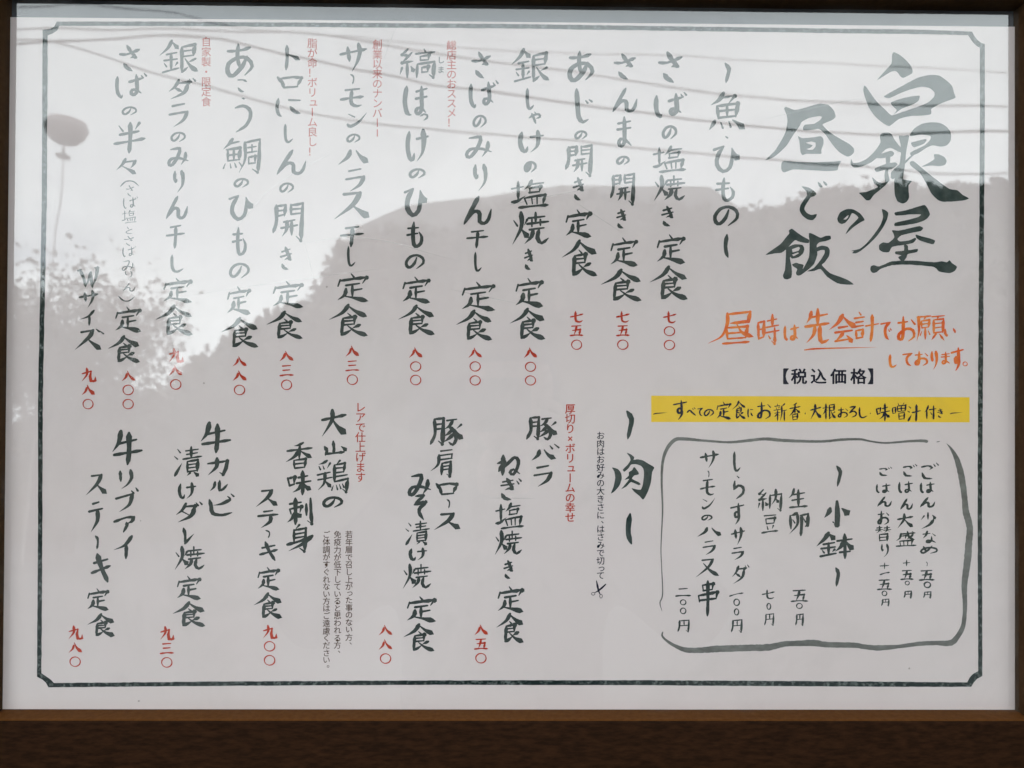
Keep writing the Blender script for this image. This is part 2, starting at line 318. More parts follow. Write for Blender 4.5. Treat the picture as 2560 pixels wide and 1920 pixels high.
'鶏': "d 32 0 18 8 4 12|t 5 18 10 28|t 18 16 22 26|d 42 8 32 24|h 0 45 42 36|h 2 60 48 52|d 25 38 22 70 2 92|n 24 62 34 72 46 84|d 74 0 62 13|v 56 14 56 66|b 56 14 72 11 90 8 86 37|h 58 24 82 22|h 58 38 84 35|h 58 50 98 44|b 56 66 78 61 100 56 94 98 82 88|t 52 78 47 92|t 62 76 66 90|t 72 74 77 87|t 82 72 87 83",
'香': "d 65 0 45 10 30 12|h 5 32 98 20|v 52 8 50 60|d 48 32 30 55 0 74|n 55 32 75 45 98 58|b 30 68 52 65 74 62 70 96|v 30 68 32 98|h 34 82 68 78|h 34 98 70 94",
'味': "v 5 30 12 62|b 5 32 18 29 34 26 30 54|h 12 62 32 55|h 48 28 85 20|h 40 52 98 42|v 65 0 66 60 64 100|d 62 50 50 75 25 90|n 68 50 80 68 100 80",
'刺': "h 10 22 55 15|v 32 0 33 60 32 100|b 10 42 34 36 57 32 50 54|v 10 42 15 60|d 30 55 18 78 0 92|n 35 55 44 62 56 74|v 75 22 76 65|b 92 0 94 50 97 98 80 86",
'身': "d 50 0 35 16|v 30 18 30 62|b 30 20 52 16 74 12 72 60 68 97 50 84|h 32 34 70 28|h 32 48 70 42|h 5 72 50 60 80 48|d 98 40 60 70 10 95",
'豚': "v 12 5 14 60 0 98|b 12 5 26 3 40 2 38 60 36 98 24 86|h 16 25 36 22|h 16 42 36 40|h 50 10 80 5|d 68 10 58 30 42 42|K 55 30 72 50 78 80 68 100 56 90|d 66 45 55 58 42 68|d 70 60 58 75 40 90|d 94 25 80 40|n 74 42 85 65 100 78",
'肩': "h 42 5 90 0|h 35 22 92 15|d 35 20 30 55 0 78|h 38 37 90 31|v 90 15 88 32|v 48 50 45 92|b 48 50 66 47 84 44 80 98 68 90|h 50 62 80 58|h 50 74 80 70",
'少': "v 50 0 50 40|d 25 20 5 45|n 78 15 88 25 98 42|d 85 45 60 75 10 100",
'盛': "d 28 15 22 45 5 62|h 25 18 95 10|b 30 32 40 30 52 28 48 48|K 58 0 68 40 92 55|d 85 20 75 35 55 52|t 80 0 88 8|v 22 65 25 92|b 22 65 50 62 82 60 78 90|v 40 62 42 90|v 60 62 60 90|h 5 98 100 92",
'替': "h 8 12 42 8|h 2 26 45 22|d 25 0 25 28 5 45|n 28 26 42 40|h 55 12 90 8|h 52 26 98 22|d 74 0 72 28 55 42|n 76 26 92 38|v 25 55 27 98|b 25 55 50 52 76 50 74 98|h 28 74 74 70|h 28 94 74 90",
'小': "b 52 0 53 30 54 60 52 98 36 86|d 25 30 18 48 2 68|n 72 30 86 42 100 58",
'鉢': "d 32 0 22 22 0 52|n 32 4 40 14 50 27|h 18 45 48 38|h 12 62 50 55|v 32 40 32 85|t 15 68 20 78|d 48 65 42 74|h 10 92 52 80|h 55 32 95 24|v 75 5 76 60 76 100|d 72 32 65 55 50 72|n 78 32 88 52 100 65|h 62 76 90 72",
'生': "d 28 0 20 28 0 48|h 25 30 85 20|h 18 60 80 50|v 52 5 52 92|h 5 98 50 94 100 90",
'卵': "d 40 0 25 8 8 12|v 8 12 12 70|d 42 5 42 50 5 92|t 20 30 30 44|b 55 12 74 8 92 5 90 55 78 60|v 62 10 62 50 58 100|t 72 25 80 40",
'納': "b 24 0 8 20 28 24|b 35 15 8 48 38 42|v 22 48 22 98|d 8 65 2 88|n 32 60 36 66 41 77|v 52 25 50 88|b 52 28 75 24 98 20 96 60 94 98 82 88|d 75 0 74 40 58 70|n 75 42 80 50 88 62",
'豆': "h 15 5 88 0|b 25 22 52 19 82 16 76 45|v 25 22 28 50|h 30 48 76 44|t 32 60 38 78|d 72 58 64 76|h 0 98 50 90 100 86",
'串': "b 25 12 50 10 77 8 72 24|v 25 12 28 28|h 28 28 72 24|b 5 42 50 37 97 32 90 52|v 5 42 10 60|h 10 56 90 50|v 50 0 51 50 48 100",
'魚': "d 40 0 28 18 5 32|b 33 13 52 10 72 8 55 27|b 22 35 50 31 80 28 74 64|v 22 35 26 68|h 28 48 72 44|h 26 66 74 61|v 50 32 50 62|d 16 74 10 84 0 98|t 32 78 38 93|t 55 76 60 90|n 66 72 82 82 100 96",
'新': "t 28 0 30 8|h 8 15 48 10|t 18 20 22 30|d 42 18 36 28|h 2 38 52 32|h 8 55 50 50|v 30 38 30 98|d 28 58 5 78|n 32 60 48 72|d 85 0 72 10 62 14|d 62 14 62 60 50 98|h 64 42 100 36|v 82 42 82 98",
'根': "h 2 28 42 22|v 25 0 25 98|d 24 30 16 52 0 70|n 26 32 42 48|b 52 8 70 6 88 4 86 45|h 55 24 85 20|h 55 44 85 40|v 52 8 53 92|d 52 95 70 80|d 92 52 76 62|n 64 48 80 75 100 92",
'噌': "v 2 30 5 62|b 2 30 13 28 25 26 24 58|h 5 62 24 58|t 42 0 48 12|d 85 0 75 12|b 38 18 68 15 98 12 94 48|v 38 18 40 50|v 66 16 66 48|h 40 34 94 30|h 40 50 94 46|b 48 60 68 58 88 56 86 98|v 48 60 50 98|h 52 78 86 75|h 50 96 86 93",
'汁': "t 10 10 25 20|t 0 38 15 45|d 5 98 18 80 32 60|h 38 48 100 36|v 70 0 70 50 66 100",
'付': "d 32 0 22 28 0 50|v 20 32 20 98|h 42 30 98 22|b 78 0 79 50 78 97 64 84|t 52 50 62 65",
'昼': "d 42 5 42 35 30 75 0 98|b 42 8 66 4 92 0 88 30 48 36|n 62 36 75 65 100 78|b 40 50 62 48 86 45 82 82|v 40 50 42 84|h 44 67 80 63|h 42 84 82 80|h 32 99 90 93",
'時': "v 5 28 8 85|b 5 28 18 26 32 24 30 78|h 8 52 30 48|h 8 82 30 76|h 48 22 90 15|v 70 0 70 42|h 42 44 98 36|h 42 62 100 54|b 80 45 81 75 80 100 66 90|t 52 72 60 82",
'先': "d 25 8 20 25 5 42|h 22 25 92 15|v 52 0 52 48|h 0 52 98 42|d 40 50 35 75 5 100|K 62 48 60 80 70 98 98 90",
'会': "d 50 0 32 28 0 52|n 50 4 70 25 100 45|h 35 45 68 40|h 22 62 85 54|d 52 60 42 75 22 92|h 22 92 75 84|n 65 72 75 82 86 98",
'計': "t 20 0 28 10|h 2 22 42 17|h 8 36 38 32|h 8 50 38 46|b 8 64 22 62 36 60 34 88|v 8 64 10 90|h 10 90 36 86|h 48 48 100 40|v 74 10 74 60 68 100",
'願': "h 2 10 50 5|d 6 8 8 60 0 98|d 30 10 24 20|b 16 24 30 22 44 20 42 48|v 16 24 18 50|h 18 36 42 33|h 18 50 42 46|v 30 50 30 92|t 18 62 12 78|t 40 60 46 74|h 54 8 98 4|d 76 8 70 18|b 60 20 77 18 94 16 92 68|v 60 20 60 70|h 62 34 90 31|h 62 50 90 46|h 60 68 92 64|d 68 72 52 95|n 80 72 98 98",
'七': "h 0 52 50 40 100 24|K 40 0 40 55 46 90 75 98 97 84",
'五': "h 12 5 85 0|d 50 4 42 50 28 95|b 18 47 48 42 78 38 70 92|h 0 98 50 92 100 95",
'八': "d 38 25 30 60 0 100|n 42 0 60 50 100 96",
'三': "h 18 8 80 2|h 22 48 75 43|h 0 98 50 90 100 92",
'九': "d 35 0 38 45 0 100|b 2 42 34 32 66 24 60 62 66 96 84 99 98 94 99 66",
'二': "h 22 8 78 0|h 0 98 50 90 100 92", '一': "h 0 60 50 50 100 45", '十': "h 0 52 100 42|v 52 0 50 100",
'円': "v 15 5 12 60 0 98|b 15 8 54 5 93 2 90 60 86 100 68 86|v 52 5 52 48|h 15 50 88 45",
'︵': "K 0 98 25 20 50 2 75 20 100 90", '︶': "K 0 5 25 75 50 98 75 80 100 10",
'~': "k 10 0 95 28 70 60 25 100", '`': "k 60 0 12 50 40 80 95 100", '・': "t 15 0 85 100", '-': "d 0 65 20 55 100 45",
}
def resample(pts, step, smooth):
    P = [Vector(p) for p in pts]
    if smooth and len(P) > 2:
        Q = []
        E = [P[0] * 2 - P[1]] + P + [P[-1] * 2 - P[-2]]
        for i in range(1, len(E) - 2):
            a, b, c, d = E[i - 1:i + 3]
            n = max(2, int((c - b).length / step))
            for k in range(n):
                t = k / n
                Q.append(0.5 * ((2 * b) + (c - a) * t + (2 * a - 5 * b + 4 * c - d) * t * t + (3 * b - a - 3 * c + d) * t ** 3))
        Q.append(P[-1]); return Q
    Q = []
    for a, b in zip(P, P[1:]):
        n = max(1, int((b - a).length / (step * 1.6)))
        Q += [a + (b - a) * (k / n) for k in range(n)]
    return Q + [P[-1]]
def prof(pr, t):
    for (a, x), (b, y) in zip(pr, pr[1:]):
        if t <= b: return x + (y - x) * (t - a) / (b - a)
    return pr[-1][1]
def ribbon(pts, wd, polys, rough=0.07, corner=True):
    n = len(pts)
    Lf, Rt = [], []
    for i, p in enumerate(pts):
        d = (pts[min(i + 1, n - 1)] - pts[max(i - 1, 0)])
        d = d.normalized() if d.length > 1e-9 else Vector((1, 0))
        nn = Vector((-d.y, d.x)); w = wd[i] / 2
        Lf.append(p + nn * w * (1 + random.uniform(-rough, rough))); Rt.append(p - nn * w * (1 + random.uniform(-rough, rough)))
    for i in range(n - 1):
        polys.append([Lf[i], Lf[i + 1], Rt[i + 1], Rt[i]])
    if corner:
        for i in range(n):
            turn = 0
            if 0 < i < n - 1:
                turn = (pts[i + 1] - pts[i]).angle(pts[i] - pts[i - 1], 0)
            if turn > 0.5 or i in (0, n - 1):
                r = wd[i] / 2; a0 = random.random()
                polys.append([pts[i] + Vector((math.cos(a0 + k * math.pi / 3), math.sin(a0 + k * math.pi / 3))) * r * 0.98 for k in range(6)])
def union(polys, holes=(), eps=1e-4):
    vs, fs = [], []
    for p in polys:
        A = sum(p[i].x * p[i - 1].y - p[i - 1].x * p[i].y for i in range(len(p)))
        if abs(A) < eps * eps: continue
        if A > 0: p = p[::-1]
        k = len(vs); vs += [Vector((q.x, q.y)) for q in p]; fs.append(list(range(k, k + len(p))))
    nh = len(fs)
    for p in holes:
        if sum(p[i].x * p[i - 1].y - p[i - 1].x * p[i].y for i in range(len(p))) > 0: p = p[::-1]
        k = len(vs); vs += [Vector(q) for q in p]; fs.append(list(range(k, k + len(p))))
    if not fs: return [], []
    v2, _, f2, _, _, of = delaunay_2d_cdt(vs, [], fs, 1, eps)
    keep = [f for f, o in zip(f2, of) if o and min(o) < nh and max(o) < nh]
    used = sorted({i for f in keep for i in f}); mp = {u: i for i, u in enumerate(used)}
    return [v2[u] for u in used], [tuple(mp[i] for i in f) for f in keep]
def glyph(ch, x0, y0, x1, y1, wt=1.0, med=None):
    w, h = x1 - x0, y1 - y0; big = max(w, h)
    polys = []
    if ch in '〇0':
        n = 26; r = (min(w, h) if ch == '〇' else w) ; cx, cy = (x0 + x1) / 2, (y0 + y1) / 2
        lw = big * (0.085 if ch == '〇' else 0.17) * wt
        pts = [Vector((cx + (w - lw) / 2 * math.cos(-2.8 + 2 * math.pi * k / n), cy + (h - lw) / 2 * math.sin(-2.8 + 2 * math.pi * k / n))) for k in range(n + 1)]
        ribbon(pts, [lw * (1.0 + 0.22 * math.sin(4 * math.pi * k / n + 1)) for k in range(n + 1)], polys, 0.05, False)
        polys.append([pts[0] + Vector((-lw * .9, -lw * .3)), pts[0] + Vector((lw * .4, -lw * .6)), pts[1], pts[0] + Vector((0, lw * .5))])
        return union(polys)
    st = [s.split() for s in G[ch].split('|')]
    k = len(st)
    size = 0.6 * math.sqrt(w * h) + 0.4 * big
    if med: size = size ** 0.6 * med ** 0.4
    base = size * (0.108 if k <= 3 else 0.104 if k <= 5 else 0.098 if k <= 8 else 0.084 if k <= 12 else 0.073) * wt * 1.32
    if ch in 'ー~`': base = big * 0.15
    if ch == '・': base = big * 0.75
    if ch == '-': base = min(h * 0.42, w * 0.12)
    allp = [float(v) for s in st for v in s[1:]]
    xs = allp[0::1]
    X = [float(s[i]) for s in st for i in range(1, len(s), 2)]; Y = [float(s[i]) for s in st for i in range(2, len(s), 2)]
    ax, bx, ay, by = min(X), max(X), min(Y), max(Y)
    m = base * 0.42
    for s in st:
        c = s[0]; v = [float(q) for q in s[1:]]
        P = [(x0 + m + (v[i] - ax) / max(bx - ax, 1e-6) * (w - 2 * m), y0 + m + (v[i + 1] - ay) / max(by - ay, 1e-6) * (h - 2 * m)) for i in range(0, len(v), 2)]
        P = resample(P, min(base * 0.75, max(w, h) * .3), c not in 'b')
        n = len(P); ln = [0]
        for a, b in zip(P, P[1:]): ln.append(ln[-1] + (b - a).length)
        T = ln[-1] or 1; wdt = []
        j = random.uniform(0.9, 1.12)
        for i in range(n):
            d = (P[min(i + 1, n - 1)] - P[max(i - 1, 0)]).normalized() if n > 1 else Vector((1, 0))
            dirf = 0.86 + 0.24 * abs(d.y) + (0.12 if d.x * d.y > 0.2 else 0)
            wdt.append(base * j * dirf * prof(PROF[c], ln[i] / T))
        ribbon(P, wdt, polys)
    return union(polys)

INK_Z = [0]
def lay(name, items, m, label, dz=0.00012):
    """items: list of (verts2d in photo pixels, faces); all lie on the sheet"""
    V, Fs = [], []
    for v, f in items:
        k = len(V); V += [loc(plane(p[0], p[1], ZP + dz)) for p in v]
        Fs += [tuple(i + k for i in q) for q in f]
    o = mesh(name, V, Fs, m, sheet); tag(o, label)
    me = o.data                                      # all faces look out of the frame
    bm = bmesh.new(); bm.from_mesh(me); bm.normal_update()
    bmesh.ops.reverse_faces(bm, faces=[f for f in bm.faces if f.normal.y > 0]); bm.to_mesh(me); bm.free()
    return o

REG = {'A': (1840, 80, 3.0722), 'B': (1840, 500, 3.0722), 'C': (1240, 80, 3.0722), 'D': (1240, 480, 3.0722), 'E': (640, 80, 3.0722),
       'F': (640, 480, 3.0722), 'G': (80, 80, 3.0722), 'H': (80, 500, 3.0722), 'I': (80, 1000, 3.6867), 'J': (580, 980, 3.6867),
       'K': (1100, 980, 3.6867), 'L': (1600, 950, 2.765), 'M': (80, 1300, 3.6867), 'N': (580, 1290, 3.6867), 'O': (1100, 1300, 3.6867),
       'P': (1960, 1400, 3.6867), 'Q': (1600, 1400, 3.6867), 'T': (2160, 0, 5.53), 'U': (2160, 980, 5.53)}
def px(r, x, y):
    a, b, s = REG[r]; return (a + x / s, b + y / s)
def line(spec, wt=1.0):
    reg = None; out = []; sz = []
    for tok in spec.split(';'):
        q = tok.split()
        if len(q) == 1: reg = q[0]
        elif q[0][-1] not in '・ー~`-0〇':
            a, b = (float(q[3]) - float(q[1])) / REG[reg][2], (float(q[4]) - float(q[2])) / REG[reg][2]; sz.append(0.6 * math.sqrt(a * b) + 0.4 * max(a, b))
    med = sorted(sz)[len(sz) // 2] if sz else None
    for tok in spec.split(';'):
        q = tok.split(); thin = q and q[0][0] == '#' and len(q) > 1
        if thin: q[0] = q[0][1:]
        if not q: continue
        if len(q) == 1: reg = q[0]; continue
        x0, y0 = px(reg, float(q[1]), float(q[2])); x1, y1 = px(reg, float(q[3]), float(q[4]))
        out.append(glyph(q[0], x0, y0, x1, y1, wt * (0.7 if thin else 1), med))
    return out

TEXT = [
 ('dish_name', 'ink', 'mackerel salt-grilled set meal, rightmost fish dish', 1.0, "C;さ 1240 145 1440 400;ば 1215 450 1475 665;の 1275 715 1390 830;塩 1200 870 1465 1085;焼 1205 1095 1460 1305;き 1265 1330 1370 1500;D;定 1225 315 1465 555;食 1170 560 1485 835"),
 ('dish_name', 'ink', 'saury set meal, second fish dish from the right', 1.0, "C;さ 900 160 1080 375;ん 885 420 1095 625;ま 920 640 1050 890;の 925 950 1025 1025;開 870 1080 1070 1335;き 920 1355 1005 1515;D;定 870 340 1100 575;食 795 585 1130 845"),
 ('dish_name', 'ink', 'horse mackerel set meal, third fish dish from the right', 1.0, "C;あ 555 135 755 385;じ 605 425 750 705;の 603 755 700 830;開 525 860 745 1115;き 585 1110 680 1300;D;定 525 125 745 355;食 495 360 790 655"),
 ('dish_name', 'ink', 'silver salmon salt-grilled set meal', 1.0, "C;銀 110 120 420 390;し 230 425 300 600;や 245 605 345 710;け 172 750 375 935;の 215 990 310 1085;塩 110 1130 410 1360;D;焼 115 145 415 415;き 210 430 290 605;定 140 650 375 890;食 97 885 390 1140"),
 ('section_heading', 'ink', 'heading over the fish dishes', 1.05, "C;~ 1750 230 1800 400;魚 1625 455 1925 765;・ 1750 790 1790 825;ひ 1660 865 1885 1085;も 1680 1110 1835 1305;の 1670 1330 1865 1500;D;` 1750 315 1795 515"),
 ('dish_name', 'ink', 'mackerel mirin-dried set meal', 1.0, "E;さ 1650 145 1810 365;ば 1635 360 1870 590;の 1665 635 1770 740;み 1605 795 1820 975;り 1670 1010 1775 1230;ん 1585 1250 1820 1490;F;干 1610 285 1790 440;し 1675 455 1740 615;定 1570 680 1850 920;食 1528 900 1825 1145"),
 ('dish_name', 'ink', 'striped hokke dried fish set meal', 1.0, "E;縞 1095 120 1385 360;ほ 1130 405 1325 650;っ 1255 625 1320 685;け 1150 740 1335 1005;の 1175 1045 1300 1130;ひ 1130 1190 1325 1420;F;も 1150 220 1285 430;の 1145 475 1295 600;定 1115 640 1350 860;食 1082 860 1385 1105"),
 ('dish_name', 'ink', 'dried salmon belly set meal', 1.0, "E;サ 635 80 860 315;ー 720 320 755 405;モ 640 425 835 580;ン 695 610 860 735;の 695 780 800 855;ハ 620 900 875 1030;ラ 680 1040 840 1235;ス 590 1220 885 1450;F;干 640 255 835 430;し 700 410 770 575;定 615 615 875 850;食 550 855 870 1115"),
 ('dish_name', 'ink', 'fatty herring set meal', 1.0, "E;ト 220 95 350 300;ロ 155 335 360 440;に 150 500 350 660;し 215 700 290 855;ん 150 895 395 1105;の 180 1155 290 1240;開 120 1305 370 1615;F;き 180 415 280 605;定 120 675 375 895;食 72 908 370 1135"),
 ('dish_name', 'ink', 'red rockfish dried set meal', 1.0, "G;あ 1490 80 1705 350;こ 1575 360 1655 465;・ 1600 495 1640 525;う 1550 555 1690 780;鯛 1460 810 1760 1090;の 1550 1120 1665 1200;ひ 1505 1245 1710 1450;H;も 1530 200 1650 430;の 1515 480 1670 610;定 1490 655 1690 885;食 1445 895 1750 1140"),
 ('dish_name', 'ink', 'silver cod mirin-dried set meal', 1.0, "G;銀 970 55 1285 320;ダ 1040 345 1265 525;ラ 1045 540 1205 740;の 1065 765 1180 850;み 1040 885 1210 1035;り 1085 1060 1170 1240;ん 1020 1250 1205 1445;H;干 1025 185 1180 380;し 1065 415 1170 560;定 1000 590 1240 795;食 940 800 1245 1045"),
 ('dish_name', 'ink', 'half and half mackerel set meal', 0.95, "G;さ 665 95 835 310;ば 640 305 890 515;の 690 570 805 645;半 620 685 880 940;々 640 965 810 1100"),
 ('dish_name', 'ink', 'last two characters of the half and half dish', 0.95, "H;定 630 810 850 1020;食 575 1035 840 1255"),
 ('dish_note', 'ink', 'small bracketed note inside the half and half dish', 0.62, "G;︵ 675 1140 825 1190;さ 720 1175 785 1265;ば 700 1260 815 1360;塩 690 1365 805 1470;と 720 1495 775 1550;さ 705 1565 785 1645;H;ば 695 350 800 440;み 690 465 790 545;り 715 545 770 605;ん 695 635 795 705;︶ 660 735 790 780"),
 ('dish_name', 'ink', 'double size line, leftmost of the fish dishes', 1.0, "H;W 345 505 525 680;サ 355 690 515 835;イ 355 840 485 970;ズ 320 980 560 1160"),
 ('dish_name', 'ink', 'beef ribeye steak set meal, leftmost meat dish', 1.05, "I;牛 725 270 1030 610;リ 800 635 930 830;ブ 760 795 990 1045;ア 745 1065 955 1230;イ 740 1240 935 1475;ス 485 675 705 890;テ 510 925 665 1230;ー 575 1245 615 1380;M;キ 535 300 735 585;定 500 620 720 840;食 500 855 775 1080"),
 ('dish_name', 'ink', 'beef kalbi marinated grill set meal', 1.05, "I;牛 1540 195 1845 500;カ 1605 525 1815 705;ル 1630 730 1815 850;ビ 1620 850 1875 1075;漬 1300 420 1575 715;け 1345 755 1520 920;ダ 1315 925 1580 1140;レ 1385 1170 1505 1335;M;焼 1305 235 1600 470;定 1325 505 1570 740;食 1285 745 1610 990"),
 ('dish_name', 'ink', 'chicken sashimi steak set meal', 1.05, "J;大 815 150 1070 425;山 840 440 1070 595;鶏 775 620 1080 935;の 835 960 1020 1075;香 485 455 750 715;味 500 715 745 960;刺 495 965 750 1235;身 495 1210 755 1485;ス 210 890 435 1070;テ 228 1080 435 1265;ー 305 1270 350 1350;キ 245 1370 430 1565;N;定 225 460 450 690;食 190 700 475 950"),
 ('dish_name', 'ink', 'pork shoulder miso grill set meal', 1.05, "J;豚 1815 230 2145 500;肩 1820 520 2045 790;ロ 1870 830 2085 960;ー 1975 985 2010 1075;ス 1850 1105 2120 1285;み 1620 755 1845 965;そ 1665 940 1800 1190;漬 1590 1180 1830 1420;け 1630 1430 1805 1560;N;焼 1565 435 1845 680;定 1600 730 1895 985;食 1570 985 1880 1255"),
 ('dish_name', 'ink', 'pork belly with leek set meal, rightmost meat dish', 1.05, "K;豚 785 220 1095 450;バ 830 465 1110 645;ラ 855 665 1040 885;ね 515 570 750 780;ぎ 550 785 760 1005;塩 505 1015 780 1270;焼 495 1270 765 1510;O;き 580 365 680 550;定 520 600 785 860;食 508 850 785 1140"),
 ('rice_option', 'ink', 'small rice, minus fifty yen', 1.1, "L;ご 1940 565 2070 690;は 1935 700 2040 785;ん 1930 805 2045 885;少 1935 910 2050 1035;な 1950 1040 2050 1130;め 1935 1140 2055 1205;ー 1975 1255 1988 1290;五 1925 1310 2040 1390;0 1960 1392 2013 1440;円 1955 1460 2015 1510"),
 ('rice_option', 'ink', 'large rice, plus fifty yen', 1.1, "L;ご 1815 575 1920 670;は 1785 695 1890 785;ん 1795 815 1890 900;大 1775 920 1895 1030;盛 1765 1040 1915 1155;十 1815 1240 1870 1290;五 1797 1310 1895 1385;0 1830 1387 1865 1420;円 1820 1455 1880 1510"),
 ('rice_option', 'ink', 'rice refill, plus one hundred and fifty yen', 1.1, "L;ご 1650 595 1745 665;は 1630 710 1735 785;ん 1635 800 1745 880;お 1640 900 1725 1005;替 1625 1005 1740 1120;り 1665 1130 1720 1230;十 1655 1260 1725 1310;一 1655 1325 1730 1350;五 1635 1375 1745 1455;0 1670 1455 1710 1495;円 1665 1510 1725 1565"),
 ('section_heading', 'ink', 'heading of the small dishes inside the grey ring', 1.1, "L;~ 1350 585 1395 745;小 1260 825 1460 1015;鉢 1210 1045 1490 1245;~ 1345 1290 1380 1435"),
 ('side_dish', 'ink', 'raw egg, fifty yen', 0.95, "L;生 1020 745 1165 890;卵 1025 910 1170 1085"),
 ('side_price', 'ink', 'handwritten price under a side dish', 0.95, "Q;五 1385 270 1555 390;0 1438 395 1500 452;円 1428 492 1510 608"),
 ('side_dish', 'ink', 'natto, seventy yen', 0.95, "L;納 808 750 985 910;豆 835 925 960 1065"),
 ('side_price', 'ink', 'handwritten price under a side dish', 0.95, "Q;七 1120 268 1245 362;0 1165 395 1210 460;円 1142 490 1238 608"),
 ('side_dish', 'ink', 'whitebait salad, one hundred yen', 0.95, "L;し 645 490 700 635;ら 640 655 720 830;す 620 845 725 1005;サ 625 1015 730 1145;ラ 630 1150 720 1250;ダ 630 1270 760 1415"),
 ('side_price', 'ink', 'handwritten price under a side dish', 0.95, "Q;一 818 298 958 340;0 860 355 922 425;0 865 445 915 512;円 835 545 945 672"),
 ('side_dish', 'ink', 'salmon belly skewer, two hundred yen', 0.95, "L;サ 410 485 550 615;ー 465 625 480 675;モ 410 680 525 800;ン 425 810 525 895;の 425 930 500 975;ハ 390 1015 570 1090;ラ 430 1105 525 1215;ヌ 380 1230 555 1370;串 395 1380 545 1640"),
 ('side_price', 'ink', 'handwritten price under a side dish', 0.95, "Q;二 322 255 475 340;0 368 362 428 418;0 368 438 428 500;円 342 548 458 668"),
 ('notice', 'orange', 'orange request to pay first at lunchtime', 1.05, "D;#昼 1620 910 1990 1175;B;時 160 870 340 1115;は 365 950 490 1085;先 520 825 725 1110;会 705 870 935 1110;計 900 850 1105 1095;で 1105 930 1200 1080;お 1235 885 1385 1095;願 1380 880 1610 1090;い 1600 980 1690 1050;し 1175 1180 1240 1290;て 1275 1170 1360 1280;お 1370 1155 1480 1280;り 1495 1155 1550 1310;ま 1570 1160 1650 1265;す 1645 1125 1755 1320;0 1740 1240 1780 1278;- 520 1125 1085 1158"),
]
PRICES = ["D;七 1280 910 1390 1010;〇 1288 1030 1376 1108;〇 1288 1135 1376 1215", "D;七 920 910 1030 1005;五 920 1020 1030 1110;〇 930 1133 1018 1213",
 "D;七 565 910 675 1005;五 563 1020 675 1110;〇 577 1133 662 1213", "D;八 208 1190 322 1280;〇 222 1303 308 1382;〇 222 1408 308 1487",
 "F;八 1625 1190 1742 1280;〇 1640 1300 1727 1380;〇 1640 1408 1727 1487", "F;八 1168 1188 1285 1280;〇 1183 1300 1270 1380;〇 1183 1403 1270 1485",
 "F;八 683 1175 798 1270;三 683 1290 798 1380;〇 697 1400 783 1483", "F;八 175 1215 295 1305;三 178 1325 293 1418;〇 192 1440 278 1522",
 "H;八 1535 1195 1655 1285;八 1535 1305 1655 1395;〇 1550 1418 1638 1500", "H;九 1045 1135 1165 1250;八 1045 1265 1160 1355;〇 1060 1375 1148 1458",
 "H;八 683 1308 800 1398;〇 695 1418 782 1500;〇 695 1527 782 1608", "H;九 375 1285 495 1400;八 375 1415 490 1505;〇 388 1527 473 1608",
 "M;九 330 970 472 1105;八 330 1122 470 1232;〇 345 1257 450 1355", "M;九 1175 975 1312 1110;三 1175 1128 1312 1240;〇 1190 1263 1295 1362",
 "N;九 278 1000 418 1135;〇 293 1152 400 1250;〇 293 1280 400 1380", "N;八 1345 998 1485 1108;八 1345 1130 1485 1240;〇 1363 1265 1468 1363",
 "O;八 310 958 450 1068;五 310 1088 448 1198;〇 325 1225 430 1323"]
for nm, mk, lab, wt, spec in TEXT:
    lay(nm, line(spec, wt), M[mk], lab)
for spec in PRICES:
    lay('price', line(spec, 1.12), M['red'], 'red price in Chinese numerals')

# outlines of the largest characters, drawn as shapes of their own
def P2(reg, s):
    v = [float(q) for q in s.replace(',', ' ').split()]
    return [Vector(px(reg, v[i], v[i + 1])) for i in range(0, len(v), 2)]
def wob(p, amp=0.9):                            # dry brush edge
    o = []
    for a, b in zip(p, p[1:] + p[:1]):
        n = max(1, int((b - a).length / 5)); nn = (b - a).normalized(); nn = Vector((-nn.y, nn.x))
        for k in range(n): o.append(a + (b - a) * k / n + nn * random.uniform(-amp, amp) * (0 if k == 0 else 1))
    return o
def smoothpoly(p):
    n = len(p); o = []
    for i in range(n):
        a, b, c, d = p[i - 1], p[i], p[(i + 1) % n], p[(i + 2) % n]
        m_ = 3 if (c - b).length > 6 else 2
        for k in range(m_):
            t = k / m_
            s = 0.5 * ((2 * b) + (c - a) * t + (2 * a - 5 * b + 4 * c - d) * t * t + (3 * b - a - 3 * c + d) * t ** 3)
            o.append(b.lerp(c, t).lerp(s, 0.6))
    return o
def shapes(reg, polys, holes=()):
    return union([wob(smoothpoly(P2(reg, p)), 0.5) for p in polys], [P2(reg, h) for h in holes])
